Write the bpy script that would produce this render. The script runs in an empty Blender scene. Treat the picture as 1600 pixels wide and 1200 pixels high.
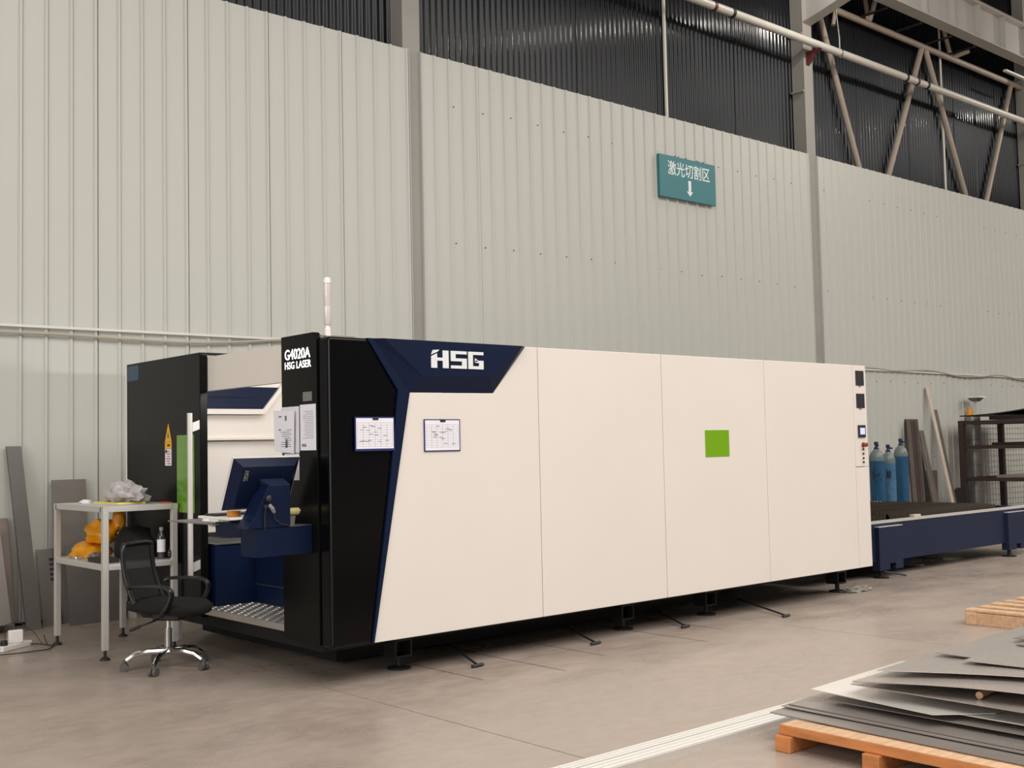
import bpy, bmesh, math, random
from mathutils import Vector, Matrix, noise

random.seed(7)
PI = math.pi
sc = bpy.context.scene
COL = sc.collection

# ------------------------------------------------------------------ camera, world, lights, exposure
FPX, YAW, PITCH, ROLL = 1776.04, 0.715857, 0.0557446, -0.0215737
CAMP = Vector((-3.970908, -6.392111, 1.55))
F = Vector((math.sin(YAW)*math.cos(PITCH), math.cos(YAW)*math.cos(PITCH), math.sin(PITCH)))
R0 = Vector((math.cos(YAW), -math.sin(YAW), 0)); U0 = R0.cross(F)
cR = math.cos(ROLL)*R0 + math.sin(ROLL)*U0
cU = -math.sin(ROLL)*R0 + math.cos(ROLL)*U0
cd = bpy.data.cameras.new('camera'); cam = bpy.data.objects.new('camera', cd); COL.objects.link(cam)
cd.sensor_width = 36.0; cd.lens = FPX/1600*36.0; cd.clip_end = 200
mw = Matrix.Identity(4)
for i in range(3):
    mw[i][0] = cR[i]; mw[i][1] = cU[i]; mw[i][2] = -F[i]; mw[i][3] = CAMP[i]
cam.matrix_world = mw
sc.camera = cam

vs = sc.view_settings
sc.display_settings.display_device = 'sRGB'
vs.view_transform = 'Standard'; vs.look = 'None'; vs.gamma = 1.0; vs.use_curve_mapping = False
vs.exposure = -0.68

world = bpy.data.worlds.new('hall_ambient'); sc.world = world; world.use_nodes = True
bg = world.node_tree.nodes['Background']
bg.inputs['Color'].default_value = (1.0, 0.97, 0.93, 1); bg.inputs['Strength'].default_value = 0.05


def area(name, loc, target, sx, sy, power, color=(1, 0.975, 0.94)):
    l = bpy.data.lights.new(name, 'AREA'); l.shape = 'RECTANGLE'; l.size = sx; l.size_y = sy
    l.energy = power; l.color = color
    o = bpy.data.objects.new(name, l); COL.objects.link(o); o.location = loc
    d = Vector(target)-Vector(loc)
    o.rotation_euler = d.to_track_quat('-Z', 'Y').to_euler()
    return o


# roof skylight strips of the hall (daylight), evenly spaced
for sx, pw in ((-7.0, 1900), (1.5, 2400), (10.0, 2000), (18.5, 2000), (27.0, 2000)):
    area('roof_skylight', (sx, -11.0, 11.3), (sx, -11.0, 0), 6.5, 15, pw)
# added unseen light at the left end, brightening faces turned that way
area('left_fill', (-13.6, -3.0, 4.2), (0, -1.0, 2.6), 13, 7.5, 2300)


# ------------------------------------------------------------------ helpers
def S(r, g, b):
    f = lambda c: (c/255/12.92) if c/255 <= 0.04045 else ((c/255+0.055)/1.055)**2.4
    return (f(r), f(g), f(b), 1.0)


def mat(name, col, rough=0.5, metal=0.0, var=0.0, vscale=3.0, bump=0.0, bscale=60.0, coat=0.0, emit=0.0,
        stretch=(1, 1, 1), spec=0.5, alpha=1.0, rvar=0.0, trans=0.0):
    m = bpy.data.materials.new(name); m.use_nodes = True
    nt = m.node_tree; b = nt.nodes['Principled BSDF']; L = nt.links.new
    b.inputs['Base Color'].default_value = col; b.inputs['Roughness'].default_value = rough
    b.inputs['Metallic'].default_value = metal; b.inputs['Specular IOR Level'].default_value = spec
    b.inputs['Coat Weight'].default_value = coat; b.inputs['Coat Roughness'].default_value = 0.08
    b.inputs['Alpha'].default_value = alpha
    b.inputs['Transmission Weight'].default_value = trans
    if emit:
        b.inputs['Emission Color'].default_value = col; b.inputs['Emission Strength'].default_value = emit
    if var or bump or rvar:
        tc = nt.nodes.new('ShaderNodeTexCoord'); mp = nt.nodes.new('ShaderNodeMapping')
        L(tc.outputs['Object'], mp.inputs['Vector']); mp.inputs['Scale'].default_value = stretch
    if var or rvar:
        n = nt.nodes.new('ShaderNodeTexNoise'); n.inputs['Scale'].default_value = vscale
        n.inputs['Detail'].default_value = 6; n.inputs['Roughness'].default_value = 0.6
        L(mp.outputs['Vector'], n.inputs['Vector'])
    if var:
        rp = nt.nodes.new('ShaderNodeValToRGB')
        rp.color_ramp.elements[0].position = 0.3; rp.color_ramp.elements[1].position = 0.7
        rp.color_ramp.elements[0].color = tuple(c*(1-var) for c in col[:3])+(1,)
        rp.color_ramp.elements[1].color = tuple(min(1, c*(1+var)) for c in col[:3])+(1,)
        L(n.outputs['Fac'], rp.inputs['Fac']); L(rp.outputs['Color'], b.inputs['Base Color'])
    if rvar:
        mr = nt.nodes.new('ShaderNodeMapRange'); mr.inputs['From Min'].default_value = 0.3
        mr.inputs['From Max'].default_value = 0.7
        mr.inputs['To Min'].default_value = max(0.02, rough-rvar); mr.inputs['To Max'].default_value = rough+rvar
        L(n.outputs['Fac'], mr.inputs['Value']); L(mr.outputs['Result'], b.inputs['Roughness'])
    if bump:
        n2 = nt.nodes.new('ShaderNodeTexNoise'); n2.inputs['Scale'].default_value = bscale
        n2.inputs['Detail'].default_value = 3
        L(mp.outputs['Vector'], n2.inputs['Vector'])
        bp = nt.nodes.new('ShaderNodeBump'); bp.inputs['Strength'].default_value = bump
        bp.inputs['Distance'].default_value = 0.01
        L(n2.outputs['Fac'], bp.inputs['Height']); L(bp.outputs['Normal'], b.inputs['Normal'])
    return m


M = {}
M['cream'] = mat('cream_powder_paint', S(225, 217, 208), 0.42, var=0.015, vscale=1.2, bump=0.02, bscale=250)
M['black'] = mat('black_gloss_paint', S(6, 6, 7), 0.22, bump=0.02, bscale=300, spec=0.2)
M['door_black'] = mat('black_satin_paint', S(11, 12, 10), 0.3, bump=0.02, bscale=300, spec=0.18)
M['navy'] = mat('navy_paint', S(13, 25, 52), 0.4, bump=0.03, bscale=250, spec=0.2)
M['navy_dull'] = mat('navy_dull_paint', S(30, 38, 62), 0.5, var=0.06, spec=0.25)
M['darkhall'] = mat('dark_hall_cladding', S(92, 92, 96), 0.5)
M['ceilinggrey'] = mat('pale_roof_sheet', S(170, 168, 164), 0.6)
M['dark'] = mat('dark_underframe_paint', S(16, 16, 18), 0.6)
M['white'] = mat('white_paint', S(238, 234, 228), 0.45)
M['handle'] = mat('satin_handle', S(204, 201, 194), 0.4, metal=0.2)
M['paper'] = mat('paper', S(232, 230, 236), 0.8)
M['sleeve'] = mat('plastic_sleeve', S(226, 226, 232), 0.25, coat=0.3)
M['ink'] = mat('printed_ink', S(120, 120, 128), 0.8)
M['inkdark'] = mat('dark_ink', S(40, 40, 48), 0.8)
M['inkred'] = mat('red_ink', S(190, 60, 60), 0.8)
M['inkblue'] = mat('blue_ink', S(60, 90, 160), 0.8)
M['bluefold'] = mat('blue_folder_plastic', S(40, 44, 110), 0.4)
M['green'] = mat('green_safety_glass', S(118, 168, 28), 0.15, coat=0.3)
M['green2'] = mat('green_door_glass', S(100, 150, 40), 0.12, coat=0.4, var=0.08, vscale=4)
M['chrome'] = mat('chrome', S(225, 222, 218), 0.12, metal=1.0)
M['steel'] = mat('brushed_steel', S(190, 188, 184), 0.35, metal=1.0)
M['alu'] = mat('aluminium_profile', S(205, 202, 196), 0.45, metal=0.35, var=0.02)
M['aluwhite'] = mat('bright_aluminium_profile', S(240, 238, 232), 0.3, metal=0.3)
M['tread'] = mat('bright_tread_plate', S(220, 216, 208), 0.3, metal=0.85)
M['wall'] = mat('grey_wall_paint', S(196, 193, 183), 0.42, var=0.012, vscale=0.8)
M['darkclad'] = mat('dark_coated_cladding', S(24, 26, 30), 0.13, var=0.06, vscale=0.6, spec=0.19, stretch=(1, 1, 0.2))
M['column'] = mat('grey_column_paint', S(150, 147, 140), 0.5, var=0.05, vscale=2)
M['colpaint'] = mat('pale_grey_steel_paint', S(178, 176, 170), 0.5, var=0.04, vscale=2)
M['pipe'] = mat('pale_pipe_paint', S(196, 193, 184), 0.4, var=0.04)
M['pipe2'] = mat('weathered_pipe', S(158, 146, 132), 0.5, var=0.1, vscale=2)
M['red'] = mat('red_oxide_paint', S(92, 36, 38), 0.5)
M['redbtn'] = mat('red_plastic', S(140, 48, 42), 0.35)
M['teal'] = mat('teal_sign_face', S(46, 116, 122), 0.4, var=0.02)
M['tealdark'] = mat('teal_sign_edge', S(24, 62, 68), 0.5)
M['signwhite'] = mat('sign_white', S(236, 240, 238), 0.5)
M['logo'] = mat('logo_silver_white', S(226, 228, 228), 0.4)
M['logogrey'] = mat('logo_grey', S(120, 122, 116), 0.5)
M['led'] = mat('lit_letters', (1, 1, 1, 1), 0.5, emit=2.5)
M['screen'] = mat('lit_small_screen', S(190, 200, 245), 0.3, emit=0.7)
M['vent'] = mat('black_vent_plastic', S(36, 36, 38), 0.5)
M['rubber'] = mat('black_rubber', S(34, 33, 32), 0.6)
M['chairplastic'] = mat('black_chair_plastic', S(25, 25, 25), 0.38)
M['fabric'] = mat('black_chair_fabric', S(15, 15, 15), 0.9, bump=0.3, bscale=400)
M['meshback'] = mat('black_mesh_fabric', S(18, 18, 19), 0.8, alpha=0.93)
M['caster'] = mat('grey_caster_plastic', S(92, 88, 86), 0.5)
M['yellowbag'] = mat('orange_yellow_plastic', S(236, 158, 14), 0.35, var=0.06, vscale=8)
M['blackbag'] = mat('black_bag_fabric', S(13, 13, 13), 0.75, bump=0.2, bscale=30)
M['greybag'] = mat('grey_plastic_sack', S(186, 180, 180), 0.35, var=0.45, vscale=9)
M['yellowcard'] = mat('pale_yellow_card', S(228, 212, 110), 0.6)
M['bottleclear'] = mat('clear_dark_bottle', S(60, 60, 58), 0.1, coat=0.5)
M['greycap'] = mat('grey_cap', S(150, 150, 150), 0.4)
M['tapeorange'] = mat('orange_tape', S(226, 150, 40), 0.4)
M['cream2'] = mat('cream_roll', S(226, 212, 150), 0.5)
M['greyplastic'] = mat('grey_plastic', S(120, 120, 118), 0.5)
M['sheet'] = mat('cold_rolled_steel_sheet', S(176, 166, 159), 0.26, metal=0.4, rvar=0.06, vscale=0.7, var=0.05)
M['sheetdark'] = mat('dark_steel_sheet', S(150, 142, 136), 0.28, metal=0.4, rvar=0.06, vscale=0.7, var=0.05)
M['sheetshine'] = mat('galvanised_bright_sheet', S(236, 233, 226), 0.2, metal=0.45, rvar=0.06, vscale=1.2, var=0.04)
M['plate'] = mat('grey_steel_plate', S(126, 120, 115), 0.45, metal=0.3, var=0.1, vscale=3, rvar=0.1)
M['plate2'] = mat('dark_grey_steel_bar', S(104, 100, 97), 0.45, metal=0.3, var=0.08, vscale=3)
M['plate3'] = mat('worn_brown_plate', S(128, 116, 106), 0.5, metal=0.25, var=0.15, vscale=4)
M['wood'] = mat('pallet_wood', S(214, 148, 92), 0.7, var=0.2, vscale=4, stretch=(6, 1, 6), bump=0.2, bscale=30)
M['woodshade'] = mat('shaded_orange_wood', S(196, 126, 72), 0.7, var=0.22, vscale=4, stretch=(6, 1, 6), bump=0.2, bscale=30)  # darker copy of the pallet wood, shade of the front faces painted in
M['woodpale'] = mat('pale_pallet_wood', S(198, 162, 128), 0.75, var=0.2, vscale=5, stretch=(1, 6, 6), bump=0.2, bscale=30)
M['brownsteel'] = mat('dark_brown_rack_paint', S(58, 42, 40), 0.55, var=0.12, vscale=4)
M['blacksheet'] = mat('black_sheet', S(36, 35, 36), 0.4, metal=0.3)
M['cyl_blue'] = mat('blue_cylinder_paint', S(30, 80, 114), 0.35, var=0.15, vscale=6)
M['cyl_blue2'] = mat('dusty_blue_cylinder_paint', S(66, 110, 142), 0.45, var=0.25, vscale=8)
M['cyl_top'] = mat('grey_green_cylinder_shoulder', S(108, 120, 118), 0.35, var=0.1, vscale=8)
M['valve'] = mat('dark_blue_valve', S(38, 44, 84), 0.4)
M['slat'] = mat('burnt_slat_steel', S(128, 118, 106), 0.6, metal=0.25, var=0.35, vscale=5)
M['galv'] = mat('galvanised_duct', S(150, 150, 146), 0.3, metal=0.8, var=0.1, vscale=4)
M['wire'] = mat('grey_wire', S(178, 174, 164), 0.5, metal=0.4)
M['orange'] = mat('orange_plastic', S(232, 160, 60), 0.45)
M['rust'] = mat('red_brown_bar', S(120, 62, 48), 0.55, var=0.2, vscale=8)
M['greybar'] = mat('grey_brown_bar', S(108, 100, 92), 0.5, metal=0.2, var=0.12, vscale=5)
M['palebar'] = mat('pale_bar', S(196, 182, 166), 0.45, var=0.08, vscale=5)
M['yellow'] = mat('warning_yellow', S(236, 176, 30), 0.5)
M['cable'] = mat('grey_cable_sheath', S(168, 162, 146), 0.5)
M['tray'] = mat('white_cable_trunking', S(214, 212, 202), 0.45)
M['blueprint'] = mat('dark_blue_sticker', S(36, 66, 92), 0.35)
M['tower_clear'] = mat('clear_lamp_plastic', S(214, 204, 200), 0.12, coat=0.6)
M['rag'] = mat('pale_rag', S(150, 142, 136), 0.9)


def floor_material():
    m = bpy.data.materials.new('polished_concrete'); m.use_nodes = True
    nt = m.node_tree; b = nt.nodes['Principled BSDF']; L = nt.links.new
    g = nt.nodes.new('ShaderNodeNewGeometry')
    n1 = nt.nodes.new('ShaderNodeTexNoise'); n1.inputs['Scale'].default_value = 0.9
    n1.inputs['Detail'].default_value = 9; n1.inputs['Roughness'].default_value = 0.65
    mp = nt.nodes.new('ShaderNodeMapping'); mp.inputs['Scale'].default_value = (1.0, 1.8, 1)
    mp.inputs['Rotation'].default_value = (0, 0, 0.5)
    L(g.outputs['Position'], mp.inputs['Vector']); L(mp.outputs['Vector'], n1.inputs['Vector'])
    n2 = nt.nodes.new('ShaderNodeTexNoise'); n2.inputs['Scale'].default_value = 7
    n2.inputs['Detail'].default_value = 8; n2.inputs['Roughness'].default_value = 0.7
    L(mp.outputs['Vector'], n2.inputs['Vector'])
    mx = nt.nodes.new('ShaderNodeMath'); mx.operation = 'MULTIPLY_ADD'; mx.inputs[1].default_value = 0.5
    L(n2.outputs['Fac'], mx.inputs[0])
    ml = nt.nodes.new('ShaderNodeMath'); ml.operation = 'MULTIPLY'; ml.inputs[1].default_value = 0.5
    L(n1.outputs['Fac'], ml.inputs[0]); L(ml.outputs[0], mx.inputs[2])
    rp = nt.nodes.new('ShaderNodeValToRGB')
    rp.color_ramp.elements[0].position = 0.36; rp.color_ramp.elements[1].position = 0.64
    rp.color_ramp.elements[0].color = S(152, 138, 127); rp.color_ramp.elements[1].color = S(172, 157, 145)
    L(mx.outputs[0], rp.inputs['Fac']); L(rp.outputs['Color'], b.inputs['Base Color'])
    mr = nt.nodes.new('ShaderNodeMapRange'); mr.inputs['From Min'].default_value = 0.35
    mr.inputs['From Max'].default_value = 0.65; mr.inputs['To Min'].default_value = 0.22; mr.inputs['To Max'].default_value = 0.42
    L(n1.outputs['Fac'], mr.inputs['Value']); L(mr.outputs['Result'], b.inputs['Roughness'])
    b.inputs['Specular IOR Level'].default_value = 0.4
    bp = nt.nodes.new('ShaderNodeBump'); bp.inputs['Strength'].default_value = 0.08; bp.inputs['Distance'].default_value = 0.01
    L(n2.outputs['Fac'], bp.inputs['Height']); L(bp.outputs['Normal'], b.inputs['Normal'])
    return m


M['floor'] = floor_material()


def wall_material(name, col, pitch):
    """painted steel sheet with faint pressed micro ribs (fine relief)"""
    m = mat(name, col, 0.4, var=0.012, vscale=0.8)
    nt = m.node_tree; b = nt.nodes['Principled BSDF']; L = nt.links.new
    tc = nt.nodes.new('ShaderNodeTexCoord')
    wv = nt.nodes.new('ShaderNodeTexWave'); wv.bands_direction = 'X'
    wv.inputs['Scale'].default_value = 2*PI/20/pitch/ (2*PI) * 2*PI / 2
    wv.inputs['Distortion'].default_value = 0
    L(tc.outputs['Object'], wv.inputs['Vector'])
    bp = nt.nodes.new('ShaderNodeBump'); bp.inputs['Strength'].default_value = 0.12; bp.inputs['Distance'].default_value = 0.004
    L(wv.outputs['Fac'], bp.inputs['Height']); L(bp.outputs['Normal'], b.inputs['Normal'])
    return m


M['wall'] = wall_material('grey_wall_paint', S(191, 191, 183), 0.04)

INV = {}       # world-to-local matrix of each thing


class B:
    """collects shapes given in world (or local) coordinates and links them as ONE mesh object"""
    def __init__(s):
        s.bm = bmesh.new()

    def box(s, a, b):
        x0, y0, z0 = a; x1, y1, z1 = b
        v = [s.bm.verts.new(p) for p in ((x0, y0, z0), (x1, y0, z0), (x1, y1, z0), (x0, y1, z0),
                                         (x0, y0, z1), (x1, y0, z1), (x1, y1, z1), (x0, y1, z1))]
        for f in ((0, 3, 2, 1), (4, 5, 6, 7), (0, 1, 5, 4), (1, 2, 6, 5), (2, 3, 7, 6), (3, 0, 4, 7)):
            s.bm.faces.new([v[i] for i in f])
        return s

    def hexa(s, lo, hi):
        v = [s.bm.verts.new(p) for p in list(lo)+list(hi)]
        for f in ((0, 3, 2, 1), (4, 5, 6, 7), (0, 1, 5, 4), (1, 2, 6, 5), (2, 3, 7, 6), (3, 0, 4, 7)):
            s.bm.faces.new([v[i] for i in f])
        return s

    def prism(s, pts, d):
        d = Vector(d)
        a = [s.bm.verts.new(p) for p in pts]; b = [s.bm.verts.new(Vector(p)+d) for p in pts]
        n = len(pts)
        s.bm.faces.new(a[::-1]); s.bm.faces.new(b)
        for i in range(n):
            s.bm.faces.new((a[i], a[(i+1) % n], b[(i+1) % n], b[i]))
        return s

    def face(s, pts):
        s.bm.faces.new([s.bm.verts.new(p) for p in pts]); return s

    def tube(s, pts, r, seg=10, cap=True):
        pts = [Vector(p) for p in pts]; n = len(pts)
        rs = r if isinstance(r, (list, tuple)) else [r]*n
        rings = []; prev = None
        for i, p in enumerate(pts):
            t = (pts[min(i+1, n-1)]-pts[max(i-1, 0)]).normalized()
            if prev is None:
                ax = Vector((0, 0, 1)) if abs(t.z) < 0.9 else Vector((1, 0, 0))
                u = t.cross(ax).normalized()
            else:
                u = (prev-t*prev.dot(t)).normalized()
            prev = u; w = t.cross(u)
            rings.append([s.bm.verts.new(p+(u*math.cos(2*PI*k/seg)+w*math.sin(2*PI*k/seg))*rs[i]) for k in range(seg)])
        for a, b in zip(rings, rings[1:]):
            for k in range(seg):
                s.bm.faces.new((a[k], a[(k+1) % seg], b[(k+1) % seg], b[k]))
        if cap:
            s.bm.faces.new(rings[0][::-1]); s.bm.faces.new(rings[-1])
        return s

    def lathe(s, c, prof, seg=20, axis='Z'):
        c = Vector(c); rings = []
        for r, h in prof:
            ring = []
            for k in range(seg):
                a = 2*PI*k/seg; x, y = r*math.cos(a), r*math.sin(a)
                p = {'Z': (x, y, h), 'X': (h, x, y), 'Y': (y, h, x)}[axis]
                ring.append(s.bm.verts.new(c+Vector(p)))
            rings.append(ring)
        for a, b in zip(rings, rings[1:]):
            for k in range(seg):
                s.bm.faces.new((a[k], a[(k+1) % seg], b[(k+1) % seg], b[k]))
        s.bm.faces.new(rings[0][::-1]); s.bm.faces.new(rings[-1])
        return s

    def blob(s, c, r, seed=0, amp=0.25, freq=2.0, sub=3, floor=None, ridge=False):
        tmp = bmesh.new(); bmesh.ops.create_icosphere(tmp, subdivisions=sub, radius=1.0)
        idx = {}
        for v in tmp.verts:
            d = v.co.normalized(); q = d*freq+Vector((seed*7.3, seed*3.1, seed*1.7))
            nn = noise.noise(q)+0.45*noise.noise(q*2.9)
            if ridge:
                nn = 0.5-abs(noise.noise(q))*2+0.5*(0.5-abs(noise.noise(q*2.3))*2)
            k = 1+amp*nn
            p = Vector((d.x*r[0]*k, d.y*r[1]*k, d.z*r[2]*k))+Vector(c)
            if floor is not None and p.z < floor:
                p.z = floor
            idx[v.index] = s.bm.verts.new(p)
        tmp.verts.index_update()
        for f in tmp.faces:
            s.bm.faces.new([idx[v.index] for v in f.verts])
        tmp.free()
        return s

    def build(s, name, m, parent=None, smooth=False, bevel=0.0, seg=2, local=False, autos=None):
        bm = s.bm
        if parent is not None and not local and parent.name in INV:
            bmesh.ops.transform(bm, matrix=INV[parent.name], verts=bm.verts)
        bmesh.ops.recalc_face_normals(bm, faces=bm.faces)
        if bevel:
            es = [e for e in bm.edges if len(e.link_faces) == 2 and e.calc_face_angle(0) > 0.5]
            bmesh.ops.bevel(bm, geom=es, offset=bevel, segments=seg, affect='EDGES', profile=0.5, clamp_overlap=True)
        me = bpy.data.meshes.new(name); bm.to_mesh(me); bm.free()
        me.materials.append(M[m] if isinstance(m, str) else m)
        if smooth:
            me.polygons.foreach_set('use_smooth', [True]*len(me.polygons))
            me.set_sharp_from_angle(angle=math.radians(autos or 40))
        o = bpy.data.objects.new(name, me); COL.objects.link(o)
        if parent is not None:
            o.parent = parent
            if parent.name in INV:
                INV[o.name] = INV[parent.name]
        return o


def tag(o, label, cat, group=None):
    o['label'] = label; o['category'] = cat
    if group:
        o['group'] = group
    return o


def thing(name, label, cat, loc=(0, 0, 0), rz=0.0, group=None):
    o = bpy.data.objects.new(name, None); COL.objects.link(o)
    o.location = loc; o.rotation_euler = (0, 0, rz); o.empty_display_size = 0.1
    INV[o.name] = (Matrix.Translation(Vector(loc)) @ Matrix.Rotation(rz, 4, 'Z')).inverted()
    return tag(o, label, cat, group)


def solo(name, b, m, label, cat, loc, group=None, **kw):
    """a thing that is one mesh, its origin at its base"""
    bmesh.ops.transform(b.bm, matrix=Matrix.Translation(-Vector(loc)), verts=b.bm.verts)
    o = b.build(name, m, None, **kw); o.location = loc
    INV[o.name] = Matrix.Translation(-Vector(loc))
    return tag(o, label, cat, group)


def dup(root, loc, label=None, group=None, rz=None):
    r = root.copy(); COL.objects.link(r); r.location = loc
    if rz is not None:
        r.rotation_euler = (0, 0, rz)
    if label:
        r['label'] = label
    if group:
        r['group'] = group
    for ch in list(root.children):
        c = ch.copy(); COL.objects.link(c); c.parent = r
        for g in list(ch.children):
            d = g.copy(); COL.objects.link(d); d.parent = c
    return r


def structure(name):
    o = bpy.data.objects.new(name, None); COL.objects.link(o); o['kind'] = 'structure'
    return o


def st(o):
    o['kind'] = 'structure'; return o


_fonts = {}


def text_b(s, size, origin, u, v, extr=0.001, bold=0.0, width=None, height=None, align='LEFT', wrap=None):
    """flat lettering on the plane origin + u*x + v*y; width/height stretch it to a real size"""
    cu = bpy.data.curves.new('lettering', 'FONT'); cu.body = s; cu.size = size; cu.extrude = extr; cu.offset = bold
    cu.resolution_u = 3
    to = bpy.data.objects.new('lettering', cu); COL.objects.link(to)
    bpy.context.view_layer.update()
    dg = bpy.context.evaluated_depsgraph_get()
    me = bpy.data.meshes.new_from_object(to.evaluated_get(dg))
    bpy.data.objects.remove(to); bpy.data.curves.remove(cu)
    xs = [w.co.x for w in me.vertices]; ys = [w.co.y for w in me.vertices]
    x0, x1, y0, y1 = min(xs), max(xs), min(ys), max(ys)
    kx = width/(x1-x0) if width else 1.0
    ky = height/(y1-y0) if height else kx
    if not width and height:
        kx = ky
    u = Vector(u).normalized(); v = Vector(v).normalized(); n = u.cross(v); o = Vector(origin)
    b = B(); vs_ = []
    for w in me.vertices:
        x = (w.co.x-x0)*kx; y = (w.co.y-y0)*ky; z = w.co.z
        if wrap:
            vs_.append(b.bm.verts.new(wrap(x, y, z)))
        else:
            vs_.append(b.bm.verts.new(o+u*x+v*y+n*z))
    for p in me.polygons:
        try:
            b.bm.faces.new([vs_[i] for i in p.vertices])
        except ValueError:
            pass
    bpy.data.meshes.remove(me)
    return b


def logo_b(o, u, v, n, w, h, t=0.004, shear=0.0):
    """the squared letters H S G with a cut H and a small arrow in the G"""
    o, u, v, n = Vector(o), Vector(u).normalized(), Vector(v).normalized(), Vector(n).normalized()
    P = lambda x, y: o+u*(x*w/318.0)+v*(y*h/110.0)
    b = B()

    def poly(pts):
        b.prism([P(x, y) for x, y in pts], n*t)
    R = lambda x0, y0, x1, y1: poly([(x0, y0), (x1, y0), (x1, y1), (x0, y1)])
    # H: left stem with diagonal cut, bar, right stem
    poly([(2, 0), (36, 0), (36, 86), (2, 68)]); R(36, 43, 70, 61); R(70, 0, 104, 104)
    poly([(2, 78), (12, 104), (50, 108), (38, 95)])
    # S
    R(118, 86, 214, 104); R(118, 43, 146, 86); R(146, 43, 214, 61); R(186, 18, 214, 43); R(118, 0, 214, 18)
    # G
    R(224, 86, 318, 104); R(224, 0, 252, 86); R(252, 0, 318, 18); R(291, 18, 318, 52); R(268, 38, 291, 52)
    poly([(266, 38), (266, 66), (286, 52)])
    return b


# ------------------------------------------------------------------ structure: floor, walls, columns, beams
W = 4.64
fl = st(B().box((-14, -22, -0.12), (34, 5.05, -0.012)).build('floor', 'dark'))
xs = [-14, -4.1, 0.04, 4.12, 8.2, 12.3, 16.4, 20.5, 34]
for a, b_ in zip(xs, xs[1:]):
    B().box((a+0.004, -22, -0.011), (b_-0.004, 5.05, 0)).build('slab', 'floor', fl)
for x, y0, y1 in ((0.91, 0.6, -0.42), (1.5, 0.6, -0.6), (2.09, 0.6, -0.4), (3.05, 0.6, -0.58), (3.6, 0.6, -0.3)):
    B().box((x-0.004, y1, 0.0), (x+0.004, y0, 0.0006)).build('saw_cut', 'dark', fl)

wall = structure('wall_back')


def ribbed_sheet(width, ribs, z0, z1):
    b = B(); pr = [(-0.0005, 0.016), (0.007, 0.016)]
    p = width/ribs
    for i in range(ribs):
        x = p*i
        pr += [(x+(0.008 if i == 0 else 0), 0), (x+p-0.046, 0), (x+p-0.034, -0.02), (x+p-0.012, -0.02), (x+p-0.001, 0.005)]
    pr.append((width-0.0005, 0.003))
    lo = [b.bm.verts.new((x, y, z0)) for x, y in pr]; hi = [b.bm.verts.new((x, y, z1)) for x, y in pr]
    for i in range(len(pr)-1):
        b.bm.faces.new((lo[i], lo[i+1], hi[i+1], hi[i]))
    me = bpy.data.meshes.new('wall_panel'); bmesh.ops.recalc_face_normals(b.bm, faces=b.bm.faces)
    bmesh.ops.solidify(b.bm, geom=list(b.bm.faces), thickness=-0.003)
    b.bm.to_mesh(me); b.bm.free(); me.materials.append(M['wall'])
    return me


def panels(x0, x1, n, z1=6.42):
    w = (x1-x0)/n; me = ribbed_sheet(w, 4, 0.03, z1)
    for i in range(n):
        o = bpy.data.objects.new('wall_panel', me); COL.objects.link(o); o.parent = wall
        o.location = (x0+w*i, W, 0)


panels(4.056-0.95*7, 4.056, 7)
panels(4.25, 12.39, 9)
panels(12.65, 20.72, 9)
panels(21.05, 29.1, 9)
# thin edge flashings where the sheets stop beside the columns
for x in (4.06, 4.246, 12.392, 12.648, 20.722):
    B().box((x-0.004, W-0.022, 0.03), (x+0.004, W+0.03, 6.42)).build('edge_flashing', 'wall', wall)
# screw rows
sb = B()
for z in (1.2, 2.6, 4.11, 5.84):
    x = -1.9
    while x < 20.5:
        if not (3.98 < x < 4.3 or 12.3 < x < 12.7):
            sb.lathe((x, W-0.004, z+random.uniform(-0.015, 0.015)), [(0.008, -0.006), (0.008, 0.004)], 6, 'Y')
        x += 0.475
so = sb.build('screws', 'vent', wall); so['kind'] = 'stuff'
# cable trunking and sagging cable along the wall
B().box((-3, W-0.05, 2.775), (20.7, W-0.021, 2.80)).build('cable_trunking', 'tray', wall)
cp = [(-3, 2.73), (-0.67, 2.72), (-0.15, 2.72), (0.48, 2.705), (1.22, 2.70), (1.8, 2.735), (2.27, 2.775), (4, 2.75), (6, 2.72),
      (9, 2.76), (12, 2.74), (13.87, 2.82), (14.86, 2.79), (16, 2.83), (17.2, 2.75), (18, 2.76), (18.8, 2.81), (19.9, 2.74), (20.7, 2.79)]
pts = []
for i in range(len(cp)-1):
    p0, p1 = cp[max(i-1, 0)], cp[i]; p2, p3 = cp[i+1], cp[min(i+2, len(cp)-1)]
    for k in range(6):
        t = k/6
        z = 0.5*((2*p1[1])+(-p0[1]+p2[1])*t+(2*p0[1]-5*p1[1]+4*p2[1]-p3[1])*t*t+(-p0[1]+3*p1[1]-3*p2[1]+p3[1])*t**3)
        pts.append((p1[0]+(p2[0]-p1[0])*t, W-0.045, z))
B().tube(pts, 0.016, 6).build('sagging_cable', 'cable', wall, smooth=True)

# the rest of the hall shell, out of view
hm_ = M['darkhall']
st(B().box((-14, -22.3, -0.1), (34, -22, 11.6)).build('wall_front', 'darkhall'))
st(B().box((-14.3, -22.3, -0.1), (-14, 5.2, 11.6)).build('wall_left', 'darkhall'))
st(B().box((34, -22.3, -0.1), (34.3, 5.2, 11.6)).build('wall_right', 'darkhall'))
st(B().box((-14.3, -22.3, 11.6), (34.3, 5.2, 11.7)).build('ceiling', 'ceilinggrey'))
st(B().box((-14.3, 5.05, -0.1), (34.3, 5.2, 11.6)).build('wall_outer', 'darkhall'))

rear = structure('wall_rear')


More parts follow.
